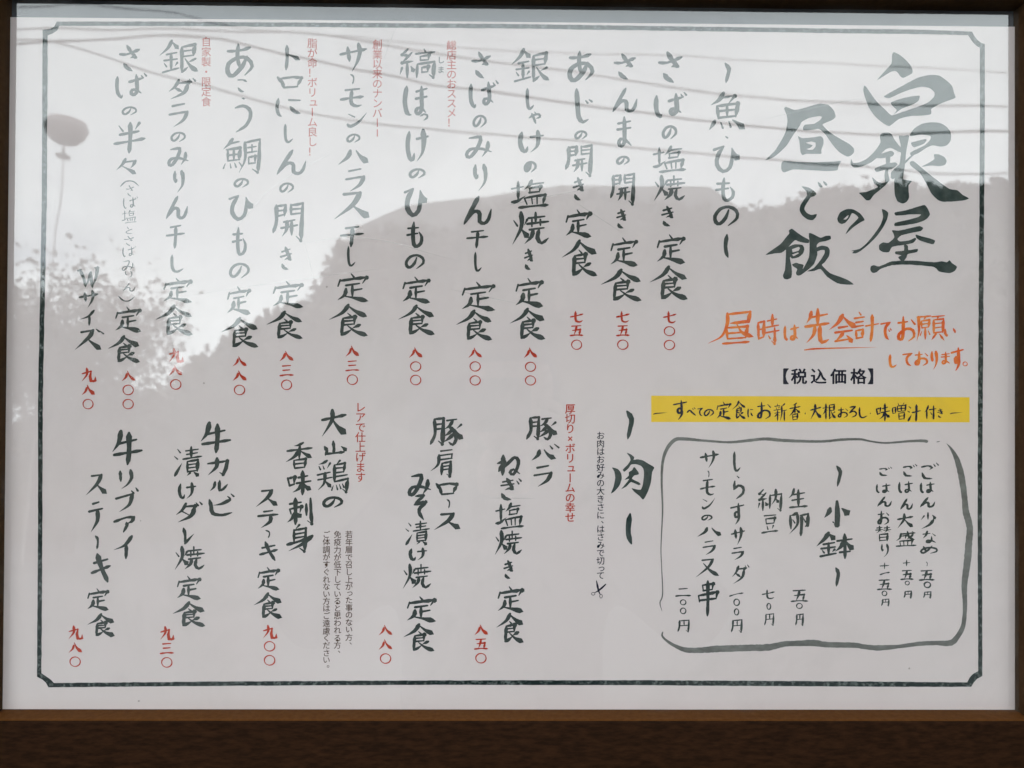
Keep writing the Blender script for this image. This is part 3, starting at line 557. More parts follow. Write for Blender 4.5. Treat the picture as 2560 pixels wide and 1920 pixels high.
T_ = [
 shapes('A', ["1215 155 1255 175 1300 210 1340 255 1355 290 1352 318 1285 352 1258 335 1245 315 1225 300 1190 305 1140 335 1085 368 1130 315 1170 270 1195 240 1200 170",
  "985 412 1003 425 1040 480 1085 540 1140 590 1195 640 1290 610 1380 580 1440 572 1485 585 1500 605 1495 632 1440 640 1340 645 1250 668 1180 722 1130 700 1070 650 1020 580 990 500 978 450",
  "1135 495 1230 440 1330 385 1400 350 1490 330 1560 335 1620 375 1660 415 1675 470 1685 505 1620 530 1560 555 1500 590 1490 625 1440 600 1390 578 1470 545 1520 500 1525 465 1490 432 1430 420 1340 440 1260 470 1180 507",
  "1195 538 1290 505 1400 488 1412 495 1400 530 1350 560 1270 590 1210 635 1235 600 1195 560"]),
 shapes('A', ["370 590 385 575 450 598 520 585 600 560 650 550 710 560 750 600 765 650 740 675 680 700 665 715 720 770 800 820 870 860 905 895 905 925 880 950 850 955 790 920 730 850 690 790 640 745 590 750 520 755 515 735 530 712 600 705 640 680 660 655 640 645 560 660 505 690 490 720 440 790 390 870 340 920 290 960 225 985 300 910 350 830 380 770 395 690 390 640",
  "475 800 510 815 600 808 650 800 670 820 672 860 655 905 655 935 600 935 540 935 510 945 495 920 490 870 485 830",
  "350 1010 370 990 480 998 620 1000 740 995 808 990 785 1030 780 1060 700 1068 560 1060 440 1055 370 1078 348 1055"],
  ["535 850 580 840 612 850 612 880 590 905 560 905 540 900 570 890 590 870 560 860"]),
 shapes('A', ["505 1185 560 1195 600 1220 618 1245 600 1262 575 1268 560 1290 535 1330 525 1360 545 1390 580 1405 620 1398 615 1420 590 1445 550 1440 510 1410 488 1370 495 1330 520 1290 545 1255 540 1225",
  "628 1150 650 1165 665 1190 650 1195 635 1180", "668 1145 690 1155 703 1175 690 1180 675 1165"]),
 shapes('A', ["778 1430 800 1385 850 1360 900 1362 950 1390 975 1420 988 1445 960 1460 900 1500 840 1555 870 1500 920 1450 940 1425 915 1400 890 1392 870 1430 840 1465 810 1475 785 1460"], ["825 1440 850 1415 865 1405 860 1425 845 1440"]),
 shapes('B', ["405 235 430 220 470 250 515 280 560 305 558 330 520 328 480 318 455 308 430 330 390 375 350 405 300 410 225 422 290 375 345 335 385 285 410 255",
  "385 365 410 360 420 400 415 450 425 500 430 550 425 595 395 610 370 605 360 580 375 540 380 480 383 420",
  "395 365 450 340 510 345 525 375 515 410 480 440 430 450 410 425 405 400", "430 495 460 482 490 490 520 500 500 560 470 580 460 560 470 530 440 510",
  "560 255 600 265 650 290 690 275 725 275 728 300 690 315 640 325 620 350 625 420 600 490 560 530 500 575 475 580 520 520 560 440 565 350",
  "620 365 660 350 705 360 720 385 715 430 680 480 660 500 720 560 800 590 860 615 905 648 850 650 780 640 700 590 650 530 600 545 545 548 600 520 650 460 680 410 680 385 650 385 622 395"],
  ["430 378 480 360 492 368 480 390 435 402", "430 420 478 402 482 410 442 432"]),
 shapes('B', ["1120 70 1150 80 1170 100 1160 150 1130 210 1080 280 1020 340 960 390 920 410 890 408 905 395 885 390 950 375 1000 335 1060 265 1110 190 1130 130",
  "1220 95 1300 80 1400 50 1450 38 1475 70 1490 110 1470 140 1440 160 1380 180 1290 195 1220 200 1222 175 1330 150 1400 130 1420 110 1350 110 1230 120",
  "1198 232 1250 235 1340 215 1410 200 1438 215 1420 238 1350 252 1270 272 1240 300 1260 318 1330 310 1375 290 1385 300 1360 330 1290 345 1200 360 1175 400 1130 400 1100 380 1100 345 1130 325 1170 330 1215 290 1210 260",
  "1380 265 1430 280 1490 295 1530 312 1515 340 1470 330 1410 310 1385 290",
  "1290 340 1320 350 1325 385 1395 375 1390 400 1320 415 1310 440 1280 475 1245 440 1270 425 1225 415 1225 395 1290 388",
  "1035 510 1060 500 1100 510 1200 470 1350 465 1520 478 1580 470 1620 478 1640 462 1660 485 1698 512 1680 545 1640 562 1560 550 1520 515 1350 497 1200 500 1110 530 1080 555 1050 560 1032 540"]),
 shapes('A', ["1105 800 1120 778 1165 772 1195 785 1220 830 1260 880 1300 905 1290 930 1240 915 1190 890 1150 900 1100 950 1040 1000 960 1035 905 1040 880 1015 885 975 900 1005 950 1000 1010 970 1070 910 1110 850",
  "1075 945 1130 930 1190 912 1215 930 1200 955 1130 968 1080 968", "1150 940 1185 940 1182 1000 1168 1080 1180 1140 1150 1165 1140 1100 1152 1020",
  "1065 1050 1130 1020 1220 1000 1240 1020 1200 1050 1130 1062 1080 1075", "1250 1020 1290 1010 1240 1070 1200 1110 1190 1080",
  "1045 1115 1080 1145 1120 1160 1165 1150 1150 1175 1110 1210 1060 1250 1030 1290 1000 1292 970 1260 945 1235 1000 1228 1060 1205 1090 1190 1060 1160",
  "1250 800 1290 798 1330 795 1310 900 1300 1000 1290 1080 1285 1130 1350 1145 1325 1180 1330 1270 1310 1305 1280 1318 1240 1300 1220 1250 1215 1180 1220 1100 1255 1020 1270 900",
  "1335 790 1370 740 1430 705 1500 693 1570 700 1620 730 1650 775 1650 830 1620 870 1570 880 1510 870 1460 890 1400 930 1345 950 1340 925 1400 895 1450 870 1490 830 1495 800 1450 790 1400 790 1345 800",
  "1345 850 1380 840 1450 822 1465 830 1440 860 1370 885 1350 870",
  "1520 940 1560 940 1600 960 1618 990 1605 1020 1560 1030 1500 1025 1425 1035 1480 1005 1525 975",
  "1335 1000 1360 990 1400 1020 1470 1080 1560 1150 1640 1205 1700 1215 1740 1250 1790 1278 1740 1295 1600 1305 1550 1290 1500 1240 1460 1160 1410 1080 1345 1030",
  "1190 1100 1330 960 1370 940 1300 1010 1210 1130"]),
]
lay('title', T_, M['titleink'], 'large brushed title at the upper right')
lay('section_heading', line('K;~ 1705 160 1785 450;` 1715 1105 1785 1420', 1.2) + [shapes('K', ["1585 695 1640 710 1670 750 1675 800 1655 860 1610 915 1575 935 1600 870 1615 790 1605 730",
  "1720 560 1760 575 1790 600 1785 625 1820 620 1870 630 1920 660 1975 695 1955 740 1945 830 1920 910 1890 970 1870 992 1840 960 1790 920 1765 885 1800 895 1850 900 1870 850 1880 760 1875 710 1850 680 1800 665 1760 670 1740 700 1700 735 1685 715 1730 670 1755 630 1750 600",
  "1740 740 1770 720 1790 690 1830 740 1830 760 1790 770 1770 800 1830 830 1850 850 1830 858 1760 830 1720 870 1670 895 1700 860 1745 800 1700 810 1740 770"])], M['titleink'], 'large character for meat')

# yellow strip with its line of writing
ys = [Vector((1628, 989)), Vector((2424, 993)), Vector((2424, 1056)), Vector((1628, 1055))]
lay('highlight_strip', [union([ys])], M['yellow'], 'yellow printed strip', 0.00006)
strip = "L;- 90 222 192 240;す 225 135 330 280;べ 320 185 390 250;て 395 190 438 252;の 442 200 510 255;定 525 145 635 275;食 632 140 735 272;に 742 195 785 262;お 808 148 908 275;新 922 160 1018 285;香 1028 155 1112 280;・ 1136 220 1148 240;大 1175 165 1258 275;根 1258 160 1358 275;お 1366 185 1440 265;ろ 1442 180 1500 262;し 1512 185 1575 265;・ 1586 222 1598 238;U;味 160 150 370 410;噌 385 145 585 390;汁 590 165 790 415;付 825 180 1005 380;き 1010 225 1095 360;- 1185 275 1365 310"
lay('strip_lettering', line(strip, 0.92), M['gothic'], 'handwritten line on the yellow strip', 0.00018)

# printed (type-set) lettering
_gc = {}
def typeset(ch, bold=0.0):
    if (ch, bold) not in _gc:
        c = bpy.data.curves.new('type', 'FONT'); c.body = ch; c.size = 1; c.align_x = 'CENTER'; c.resolution_u = 3
        o = bpy.data.objects.new('type', c); COL.objects.link(o); bpy.context.view_layer.update()
        me = o.to_mesh(); v = [(p.co.x, p.co.y) for p in me.vertices]; f = [tuple(q.vertices) for q in me.polygons]
        if bold:
            P_ = []
            for dx, dy in ((-bold, 0), (bold, 0), (0, bold * .7), (0, -bold * .7)):
                for q in f:
                    P_.append([Vector((v[i][0] + dx, v[i][1] + dy)) for i in q])
            v, f = union(P_, eps=1e-6)
        o.to_mesh_clear(); bpy.data.objects.remove(o); bpy.data.curves.remove(c)
        _gc[(ch, bold)] = (v, f)
    return _gc[(ch, bold)]
def setchar(ch, cx, cy, size, bold=0.0, sx=1.0, rot=False):
    v, f = typeset(ch, bold)
    if ch in '、。': cx += size * 0.52; cy -= size * 0.45
    if ch in 'ュっゅょ': cx += size * 0.10; cy -= size * 0.06
    o = []
    for x, y in v:
        y -= 0.38; x *= sx
        if rot: x, y = -y, -x
        o.append(Vector((cx + x * size, cy - y * size)))
    return o, f
def column(reg, cx, ys, txt, size, bold=0.0, sx=1.0):
    s = REG[reg][2]; out = []
    for ch, y in zip(txt, ys):
        a, b = px(reg, cx, y)
        out.append(setchar(ch, a, b, size / s, bold, sx, ch == 'ー'))
    return out
def run(a, b, n): return [a + (b - a) * k / (n - 1) for k in range(n)]
RB = 0.010
lay('dish_note', column('E', 1502, run(102, 695, 9), '総店主のおススメ！', 80, RB), M['red'], 'small red note beside the fifth fish dish')
lay('dish_note', column('E', 932, run(95, 772, 10), '創業以来のナンバー1', 80, RB), M['red'], 'small red note beside the salmon belly dish')
lay('dish_note', column('E', 433, run(85, 918, 12), '脂が命！ボリューム良し！', 80, RB), M['red'], 'small red note beside the herring dish')
lay('dish_note', column('G', 1338, run(75, 535, 7), '自家製・限定食', 78, RB), M['red'], 'small red note beside the rockfish dish')
lay('reading_aid', column('E', 1420, (215, 290), 'しま', 58, 0.02), M['ink'], 'tiny kana beside a character')
lay('dish_note', column('J', 1184, run(140, 785, 8), 'レアで仕上げます', 100, RB), M['red'], 'small red note beside the chicken dish')
lay('dish_note', column('K', 1200, run(155, 1155, 12), '厚切り×ボリュームの幸せ', 98, 0.016), M['red'], 'small red note beside the pork belly dish')
lay('small_print', column('K', 1480, [400, 475, 548, 620, 695, 765, 838, 912, 985, 1060, 1135, 1212, 1262, 1335, 1410, 1482, 1555, 1625, 1690], 'お肉はお好みの大きさに、はさみで切って', 78, 0.012), M['gothic'], 'small column of print about cutting the meat')
lay('small_print', column('N', 1078, [170, 240, 310, 380, 448, 515, 585, 650, 710, 775, 845, 910, 980, 1045, 1118, 1186], '若年層で召し上がった事のない方、', 72, 0.009), M['brown'], 'first column of the brown warning')
lay('small_print', column('N', 972, [170, 240, 312, 380, 448, 517, 585, 650, 718, 783, 850, 918, 985, 1052, 1125, 1190, 1262], '免疫力が低下していると思われる方、', 72, 0.009), M['brown'], 'second column of the brown warning')
lay('small_print', column('N', 870, [170, 238, 310, 378, 445, 515, 585, 650, 718, 785, 850, 918, 988, 1060, 1125, 1192, 1262, 1325, 1398], 'ご体調がすぐれない方はご遠慮ください。', 72, 0.009), M['brown'], 'third column of the brown warning')
tx_ = []
for ch, x in zip('【税込価格】', (345, 484, 634, 787, 940, 1072)):
    a, b_ = px('B', x, 1354); tx_.append(setchar(ch, a, b_, 126 / 3.0722, 0.03))
lay('tax_notice', tx_, M['gothic'], 'bold black print for tax included prices')

# scissors pictogram
sc = []
ribbon([Vector(px('O', *p)) for p in ((1442, 560), (1452, 610), (1462, 655), (1475, 685))], [2.2, 5.2, 4.2, 2.2], sc, 0)
ribbon([Vector(px('O', *p)) for p in ((1528, 592), (1490, 628), (1455, 655), (1430, 668))], [3.0, 5.0, 3.6, 2.0], sc, 0)
for cx, cy, rx, ry in ((1412, 680, 16, 13), (1484, 702, 12, 18)):
    n = 18; pts = [Vector(px('O', cx + rx * math.cos(2 * math.pi * k / n), cy + ry * math.sin(2 * math.pi * k / n))) for k in range(n + 1)]
    ribbon(pts, [1.5] * (n + 1), sc, 0, False)
lay('scissors_pictogram', [union(sc)], M['gothic'], 'small black scissors mark')

# ruled border with notched corners
outer = [(142, 54), (400, 54), (1280, 60), (2160, 72.5), (2320, 74.5), (2430, 79), (2436, 90), (2443, 99), (2453, 107.5), (2462, 110), (2462, 300), (2457, 1000), (2455, 1280), (2456, 1690), (2443, 1697), (2434, 1707), (2428, 1717),
         (2200, 1717), (1600, 1713), (1100, 1712), (580, 1714.5), (121, 1718.5), (115, 1707), (106, 1699), (92.5, 1692), (95, 1300), (95, 1000), (104.5, 500), (106.5, 75), (126, 72), (136, 66)]
inner = [(148, 64), (400, 64.5), (1280, 71), (2160, 83.5), (2320, 85), (2420, 87.5), (2427, 98), (2433, 106.5), (2442, 115), (2450, 119.5), (2450, 300), (2445, 1000), (2444, 1280), (2445.5, 1678), (2432, 1685), (2424, 1694), (2418, 1706),
         (2200, 1704), (1600, 1700.5), (1100, 1701), (580, 1703.5), (135, 1707.5), (127, 1699), (117, 1692), (103.5, 1683), (106, 1300), (107, 1000), (117, 500), (119, 88.5), (132, 83), (143, 76)]
bv, bf = [], []
def dense(a, b, n): return [Vector(a).lerp(Vector(b), k / n) for k in range(n)]
A_, B_ = [], []
for i in range(len(outer)):
    j = (i + 1) % len(outer); n = max(1, int((Vector(outer[i]) - Vector(outer[j])).length / 12))
    for k in range(n):
        jit = random.uniform(-.6, .6) if k else 0
        A_.append(Vector(outer[i]).lerp(Vector(outer[j]), k / n) + Vector((jit, jit)) * .6)
        B_.append(Vector(inner[i]).lerp(Vector(inner[j]), k / n) + Vector((1, 1)) * random.uniform(-.5, .5) * (1 if k else 0))
n = len(A_)
lay('border_line', [(A_ + B_, [(i, (i + 1) % n, n + (i + 1) % n, n + i) for i in range(n)])], M['line'], 'ruled dark border with notched corners')

# loose grey ring round the side dishes: four brush strokes
def washstroke(pts, rough=0.10):
    P = [(Vector(px(r, x, y)), w / REG[r][2]) for r, x, y, w in pts]
    Q = resample([p for p, _ in P], 4.0, True)
    ws = []
    acc = 0; seg = [0]
    for (a, _), (b, _) in zip(P, P[1:]): seg.append(seg[-1] + (b - a).length)
    ln = [0]
    for a, b in zip(Q, Q[1:]): ln.append(ln[-1] + (b - a).length)
    for l in ln:
        t = l / ln[-1] * seg[-1]
        for k in range(len(seg) - 1):
            if t <= seg[k + 1] + 1e-6:
                f = (t - seg[k]) / (seg[k + 1] - seg[k] or 1); ws.append(P[k][1] * (1 - f) + P[k + 1][1] * f); break
        else: ws.append(P[-1][1])
    polys = []; ribbon(Q, ws, polys, rough)
    return union(polys)
lay('ring_stroke', [washstroke([('L', 152, 1597, 3), ('L', 138, 1540, 9), ('L', 156, 1480, 9), ('L', 150, 1300, 6), ('L', 145, 1160, 7), ('L', 156, 900, 11), ('L', 150, 700, 15), ('L', 158, 560, 19), ('L', 190, 470, 24), ('L', 240, 415, 26), ('L', 300, 407, 24), ('L', 430, 418, 17), ('L', 600, 430, 15), ('L', 700, 424, 20), ('L', 820, 410, 20), ('L', 890, 408, 22), ('L', 1000, 418, 22), ('L', 1240, 425, 17), ('L', 1400, 412, 18), ('L', 1520, 410, 16), ('L', 1600, 425, 12), ('L', 1700, 435, 13), ('L', 1850, 424, 16), ('L', 1940, 420, 20), ('L', 1982, 424, 22)], 0.07)], M['wash'], 'left and top stroke of the grey ring')
lay('ring_stroke', [washstroke([('U', 1145, 715, 8), ('U', 1205, 785, 34), ('U', 1270, 900, 68), ('U', 1330, 1080, 88), ('U', 1370, 1300, 86), ('U', 1395, 1500, 80), ('U', 1408, 1650, 95), ('P', 1712, -300, 60), ('P', 1705, -180, 62), ('P', 1695, -40, 68), ('P', 1690, 20, 66), ('P', 1668, 180, 58), ('P', 1662, 260, 52), ('P', 1668, 400, 40), ('P', 1665, 500, 38), ('P', 1650, 610, 42), ('P', 1610, 690, 46), ('P', 1540, 762, 56), ('P', 1400, 765, 40), ('P', 1250, 772, 40), ('P', 1050, 798, 34), ('P', 870, 810, 52), ('P', 740, 800, 44), ('P', 650, 786, 50), ('P', 400, 780, 50), ('P', 270, 765, 60), ('P', 100, 770, 50), ('Q', 1327, 775, 50), ('Q', 1180, 805, 62), ('Q', 1000, 810, 60), ('Q', 850, 815, 60), ('Q', 700, 820, 60), ('Q', 550, 832, 52), ('Q', 420, 828, 46), ('Q', 310, 785, 30), ('Q', 230, 730, 20), ('Q', 203, 695, 18), ('Q', 210, 665, 12)], 0.07)], M['wash'], 'right and bottom stroke of the grey ring')
lay('ring_stroke', [washstroke([('U', 1000, 692, 5), ('U', 1025, 688, 14), ('U', 1050, 682, 5)], 0.0)], M['wash'], 'short dash of the grey ring')

# hair scratches on the pane
m = bpy.data.materials.new('scratched_glass'); m.use_nodes = True; t = m.node_tree; t.nodes.clear(); M['scratch'] = m
o = N(t, 'ShaderNodeOutputMaterial'); a = N(t, 'ShaderNodeBsdfTransparent'); b = N(t, 'ShaderNodeBsdfDiffuse', i={'Color': (1.0, 0.99, 0.97, 1)})
x = N(t, 'ShaderNodeMixShader', i={'Fac': 0.22}); t.links.new(a.outputs[0], x.inputs[1]); t.links.new(b.outputs[0], x.inputs[2]); t.links.new(x.outputs[0], o.inputs['Surface'])
pane = bpy.data.objects['glass_pane']
for pts in ([(700, 622), (840, 595), (960, 602), (1080, 635), (1155, 655)], [(430, 745), (700, 705), (980, 668)], [(640, 500), (740, 430), (838, 380)], [(1122, 722), (1180, 735), (1300, 760)],
            [(958, 152), (985, 80), (1000, 60)], [(1240, 520), (1400, 485), (1500, 470)], [(760, 600), (785, 700)], [(1430, 500), (1560, 585)], [(1220, 1245), (1340, 1246)],
            [(1900, 300), (2100, 255), (2200, 240)], [(700, 440), (600, 560), (560, 610)]):
    P = resample([Vector(p) for p in pts], 8, True); W_ = [1.3 * math.sin(math.pi * (i + .6) / (len(P) + .2)) for i in range(len(P))]
    q = []; ribbon(P, W_, q, 0.3, False)
    V, Fs = [], []
    for p in q:
        k = len(V); V += [loc(plane(c.x, c.y, -0.0022)) for c in p]; Fs.append(tuple(range(k, k + len(p))))
    mesh('scratch', V, Fs, M['scratch'], pane)

# ------------------------------------------------------------------ what the glass mirrors: the street opposite
M['render'] = mat('pale_plaster', (0.42, 0.38, 0.33), 0.9, 0.2, (3, 0.3, 0.7), (40, 0.3, 0.01), (0.47, 0.43, 0.38))
M['asphalt'] = mat('asphalt', (0.045, 0.045, 0.045), 0.9, 0.2, (8, 0.3, 0.7), (60, 0.4, 0.01), (0.065, 0.065, 0.063))
M['soil'] = mat('wooded_slope', (0.030, 0.030, 0.022), 1.0, 0.1, (0.8, 0.3, 0.7), (3, 0.5, 0.2), (0.05, 0.045, 0.03))
M['leaf'] = mat('foliage', (0.045, 0.050, 0.035), 0.9, 0.1, (0.45, 0.38, 0.62), None, (0.16, 0.14, 0.11))
M['roof'] = mat('grey_roof', (0.34, 0.33, 0.33), 0.8, 0.2, (2, 0.3, 0.7), None, (0.25, 0.25, 0.25))
M['cable'] = mat('black_cable', (0.02, 0.02, 0.02), 0.6, 0.3)
M['concrete'] = mat('concrete_pole', (0.30, 0.29, 0.27), 0.9, 0.2, (5, 0.3, 0.7), None, (0.35, 0.34, 0.32))
M['bark'] = mat('bark', (0.06, 0.045, 0.035), 0.9, 0.1, (6, 0.3, 0.7), None, (0.09, 0.07, 0.055))
M['window'] = mat('dark_window', (0.03, 0.035, 0.04), 0.2, 0.5)
M['lamp'] = mat('lamp_enamel', (0.36, 0.29, 0.29), 0.5, 0.4)
M['enamel'] = mat('white_enamel', (0.80, 0.80, 0.80), 0.5, 0.4)

v, f = box(-600, 600, -600, 600, -0.2, 0.0)
tag(fixn(mesh('ground', v, f, M['asphalt'])), kind='structure')
v, f = box(-6, 6, 0.16, 0.4, 0.0, 7.0)
tag(fixn(mesh('shop_wall', v, f, M['render'])), 'plain plastered shop wall behind the leaning menu frame', 'wall')
v, f = join([box(-5, 5, -1.15, 0.16, 2.82, 2.86), box(-5.02, 5.02, -1.19, -1.15, 2.78, 2.94)] + [box(x - .03, x + .03, -1.14, 0.158, 2.74, 2.818) for x in (-4.5, -3.6, -2.7, -1.8, -.9, 0, .9, 1.8, 2.7, 3.6, 4.5)])
tag(fixn(mesh('sky_blocker', v, f, M['wood'])), 'dark wooden overhang added out of view above the framed menu to cut sky light', 'sky_blocker')  # unseen overhang, added to keep sky light off the paper
for s_, lab in ((-1, 'broad dark board added out of view left of the framed menu to cut side light'), (1, 'broad dark board added out of view right of the framed menu to cut side light')):
    v, f = box(min(s_ * .76, s_ * 1.0), max(s_ * .76, s_ * 1.0), -.56, .158, 0, 2.735)
    tag(fixn(mesh('side_blocker', v, f, M['woodv'])), lab, 'post', 'added light blockers beside the menu')  # unseen boards, added to block sky light from both sides
v, f = box(-0.5, 0.5, -0.06, 0.16, 1.215, 1.245)
tag(fixn(mesh('wooden_shelf', v, f, M['wood'])), 'dark wooden shelf carrying the foot of the framed menu', 'shelf')

# wooded slope: ridge traced by the dark skyline
ridge = [(-420, 1130), (-200, 1110), (0, 1075), (90, 1050), (171, 1030), (300, 1000), (399, 978), (487, 905), (560, 860), (633, 800), (720, 770), (786, 758), (800, 708), (835, 662), (848, 612), (926, 575), (1030, 572), (1128, 578), (1160, 545), (1206, 505), (1290, 490), (1360, 485), (1481, 484), (1560, 492), (1630, 503), (1748, 525), (1793, 534), (1850, 524), (1960, 500), (2068, 472), (2198, 468), (2296, 463), (2426, 456), (2520, 444), (2700, 430), (2900, 430)]
DH = 34
rp = []
for a, b in zip(ridge, ridge[1:]):
    n = max(1, int(abs(b[0] - a[0]) / 30))
    for k in range(n): rp.append(mirrored(a[0] + (b[0] - a[0]) * k / n, a[1] + (b[1] - a[1]) * k / n + 8, DH))
rp.append(mirrored(*ridge[-1], DH))
V, Fs = [], []
for p in rp:
    V += [Vector((p.x * 0.82, -22, -0.05)), Vector((p.x * 0.93, -29, p.z * 0.62)), Vector(p), Vector((p.x * 1.2, -DH - 14, p.z * 0.9)), Vector((p.x * 1.5, -DH - 50, -0.05))]
for i in range(len(rp) - 1):
    for k in range(4):
        a = i * 5 + k; Fs.append((a, a + 1, a + 6, a + 5))
tag(mesh('wooded_hillside', V, Fs, M['soil'], smooth=True), kind='structure')
# leaf clumps over the slope and its ridge, one mass
V, Fs = [], []
def leaf(c, s):
    q = Quaternion((random.gauss(0, 1), random.gauss(0, 1), random.gauss(0, 1), random.gauss(0, 1))).normalized()
    k = len(V)
    for a, b in ((-1, -.6), (1, -.7), (.9, .7), (-.8, .6)):
        V.append(Vector(c) + q @ Vector((a * s, b * s, random.uniform(-.3, .3) * s)))
    Fs.append((k, k + 1, k + 2, k + 3))
for i in range(len(rp) - 1):
    a, b = rp[i], rp[i + 1]
    for k in range(90):
        t = random.random(); p = a.lerp(b, t)
        u = random.random() ** 1.6
        q = Vector((p.x * (1 - 0.1 * u), -DH + 8 * u, p.z * (1 - 0.5 * u)))
        leaf(q + Vector((random.gauss(0, .18), random.gauss(0, .4), random.gauss(0, .13) + (0.05 if u < .1 else 0))), random.uniform(.08, .26))
tag(mesh('woodland', V, Fs, M['leaf']), 'dark winter woodland covering the slope across the street', 'woodland', kind='stuff')

# pale roofed building behind the trees
DB = 44
q = [mirrored(u, v_, DB) for u, v_ in ((905, 566), (1008, 520), (1270, 480), (1403, 460), (1774, 466), (1774, 480), (1880, 540))]
house = bpy.data.objects.new('hillside_building', None); COL.objects.link(house); house.location = (q[3].x, -DB, 0)
tag(house, 'large building with a grey roof seen over the trees in the glass reflection', 'building')
def under(o): o.parent = house; o.matrix_parent_inverse = Matrix.Translation((-q[3].x, DB, 0)); return o
pts = [q[0], q[1], q[2], q[3], q[4], q[6]]
n = len(pts); V = list(pts) + [p + Vector((0, -12, -0.8)) for p in pts] + [Vector((p.x, p.y, q[0].z - 2.2)) for p in pts] + [Vector((p.x, p.y - 12, q[0].z - 2.2)) for p in pts]
Fs = []
for i in range(n - 1):
    Fs += [(i, i + 1, n + i + 1, n + i), (2 * n + i, 2 * n + i + 1, i + 1, i), (n + i, n + i + 1, 3 * n + i + 1, 3 * n + i)]
Fs += [(0, n, 3 * n, 2 * n), (n - 1, 2 * n - 1, 4 * n - 1, 3 * n - 1)]
under(mesh('roof', V, Fs, M['roof']))
v, f = box(q[0].x + 1, q[6].x - 1, -DB - 11.5, -DB - .3, 0, q[0].z - 2.2)
under(fixn(mesh('wall', v, f, M['render'])))
for k in range(8):
    x = q[0].x + 2 + k * (q[6].x - q[0].x - 4) / 7.5
    v, f = box(x, x + 1.1, -DB - .35, -DB - .22, q[0].z - 4.2, q[0].z - 2.9)
    under(fixn(mesh('window', v, f, M['window'])))

# power cables on poles, mirrored as soft dark lines
DC = 9.0
CAB = [[(487, 70), (568, 107), (666, 129), (803, 158), (978, 194), (1096, 210), (1275, 233), (1403, 256), (1565, 275), (1748, 305), (1960, 331), (2133, 340), (2263, 335), (2377, 318), (2520, 322)],
       [(60, 92), (119, 101), (171, 106), (256, 132), (308, 161), (373, 187), (448, 200), (536, 223), (614, 249), (699, 272), (780, 292), (920, 314), (1096, 327), (1291, 337), (1403, 346), (1565, 373), (1728, 389), (1923, 402), (2166, 422), (2520, 446)],
       [(700, 70), (803, 90), (966, 112), (1180, 140), (1360, 160), (1487, 191), (1630, 210), (1748, 233), (1840, 249), (2035, 258), (2166, 257), (2393, 250), (2520, 268)],
       [(390, 10), (430, 48), (520, 64), (720, 84), (900, 98), (1100, 104), (1300, 124)]]
RADII = [0.016, 0.012, 0.012, 0.007]
ends = [[], []]
for i, (c, r) in enumerate(zip(CAB, RADII)):
    P = [mirrored(u, v_, DC) for u, v_ in c]
    for _ in range(2):                                     # relax the traced points into a hanging line
        P = [P[0]] + [(P[k - 1] + P[k] * 2 + P[k + 1]) / 4 for k in range(1, len(P) - 1)] + [P[-1]]
    dl = (P[0] - P[2]).normalized(); dr = (P[-1] - P[-3]).normalized()
    P = [Vector((-12.0, -DC, 7.0 + i * .35))] + P + [Vector((12.0, -DC, 6.0 + i * .35))]
    Q = []
    for a, b in zip(P, P[1:]):
        for k in range(4): Q.append(a.lerp(b, k / 4))
    Q.append(P[-1])
    for _ in range(6): Q = [Q[0]] + [(Q[k - 1] + Q[k] * 2 + Q[k + 1]) / 4 for k in range(1, len(Q) - 1)] + [Q[-1]]
    v, f = tube(Q, r, 6)
    o = mesh('power_cable', v, f, M['cable'], smooth=True)
    tag(o, ['thickest power cable strung across the street, second from the top', 'long sagging power cable, lowest of the lines', 'upper power cable crossing in front of the clouds', 'thin short power cable, topmost of the lines'][i], 'cable', 'power cables over the street')
for s, h, lab in ((-12.0, 9.2, 'concrete utility pole at the left end of the power cables'), (12.0, 8.4, 'concrete utility pole at the right end of the power cables')):
    e_ = bpy.data.objects.new('utility_pole', None); COL.objects.link(e_); e_.location = (s, -DC, 0); tag(e_, lab, 'utility pole', 'utility poles')
    v, f = tube([(0, 0, 0), (0, 0, h)], [0.17, 0.11], 12); mesh('pole', v, f, M['concrete'], e_, True)
    for z in (h - .5, h - 1.2):
        v, f = box(-.05, .05, -.8, .8, z, z + .1); fixn(mesh('crossarm', v, f, M['cable'], e_))

# broad-shaded street lamp at the left
c = mirrored(165, 330, 15)
lamp = bpy.data.objects.new('street_lamp', None); COL.objects.link(lamp); lamp.location = (c.x, c.y, 0)
tag(lamp, 'street lamp with a broad bowl shade mirrored near the upper left corner', 'street lamp')
def lathe(prof, n=24):
    V = [(r_ * math.cos(2 * math.pi * i / n), r_ * math.sin(2 * math.pi * i / n), z) for r_, z in prof for i in range(n)]
    F_ = [(a * n + i, a * n + (i + 1) % n, (a + 1) * n + (i + 1) % n, (a + 1) * n + i) for a in range(len(prof) - 1) for i in range(n)]
    return V, F_
z = c.z
v, f = lathe([(0.01, z + .27), (.30, z + .26), (.40, z + .22), (.435, z + .10), (.42, z), (.37, z - .12), (.26, z - .23), (.13, z - .29), (.06, z - .31), (.01, z - .31)]); fixn(mesh('lamp_shade', v, f, M['lamp'], lamp, True))
v, f = lathe([(.44, z + .10), (.45, z + .085), (.44, z + .07), (.43, z + .085), (.44, z + .10)]); fixn(mesh('rim', v, f, M['enamel'], lamp, True))
v, f = lathe([(.02, 0), (.009, z - .60), (.13, z - .585), (.14, z - .55), (.03, z - .52), (.025, z - .30)]); fixn(mesh('pole', v, f, M['concrete'], lamp, True))

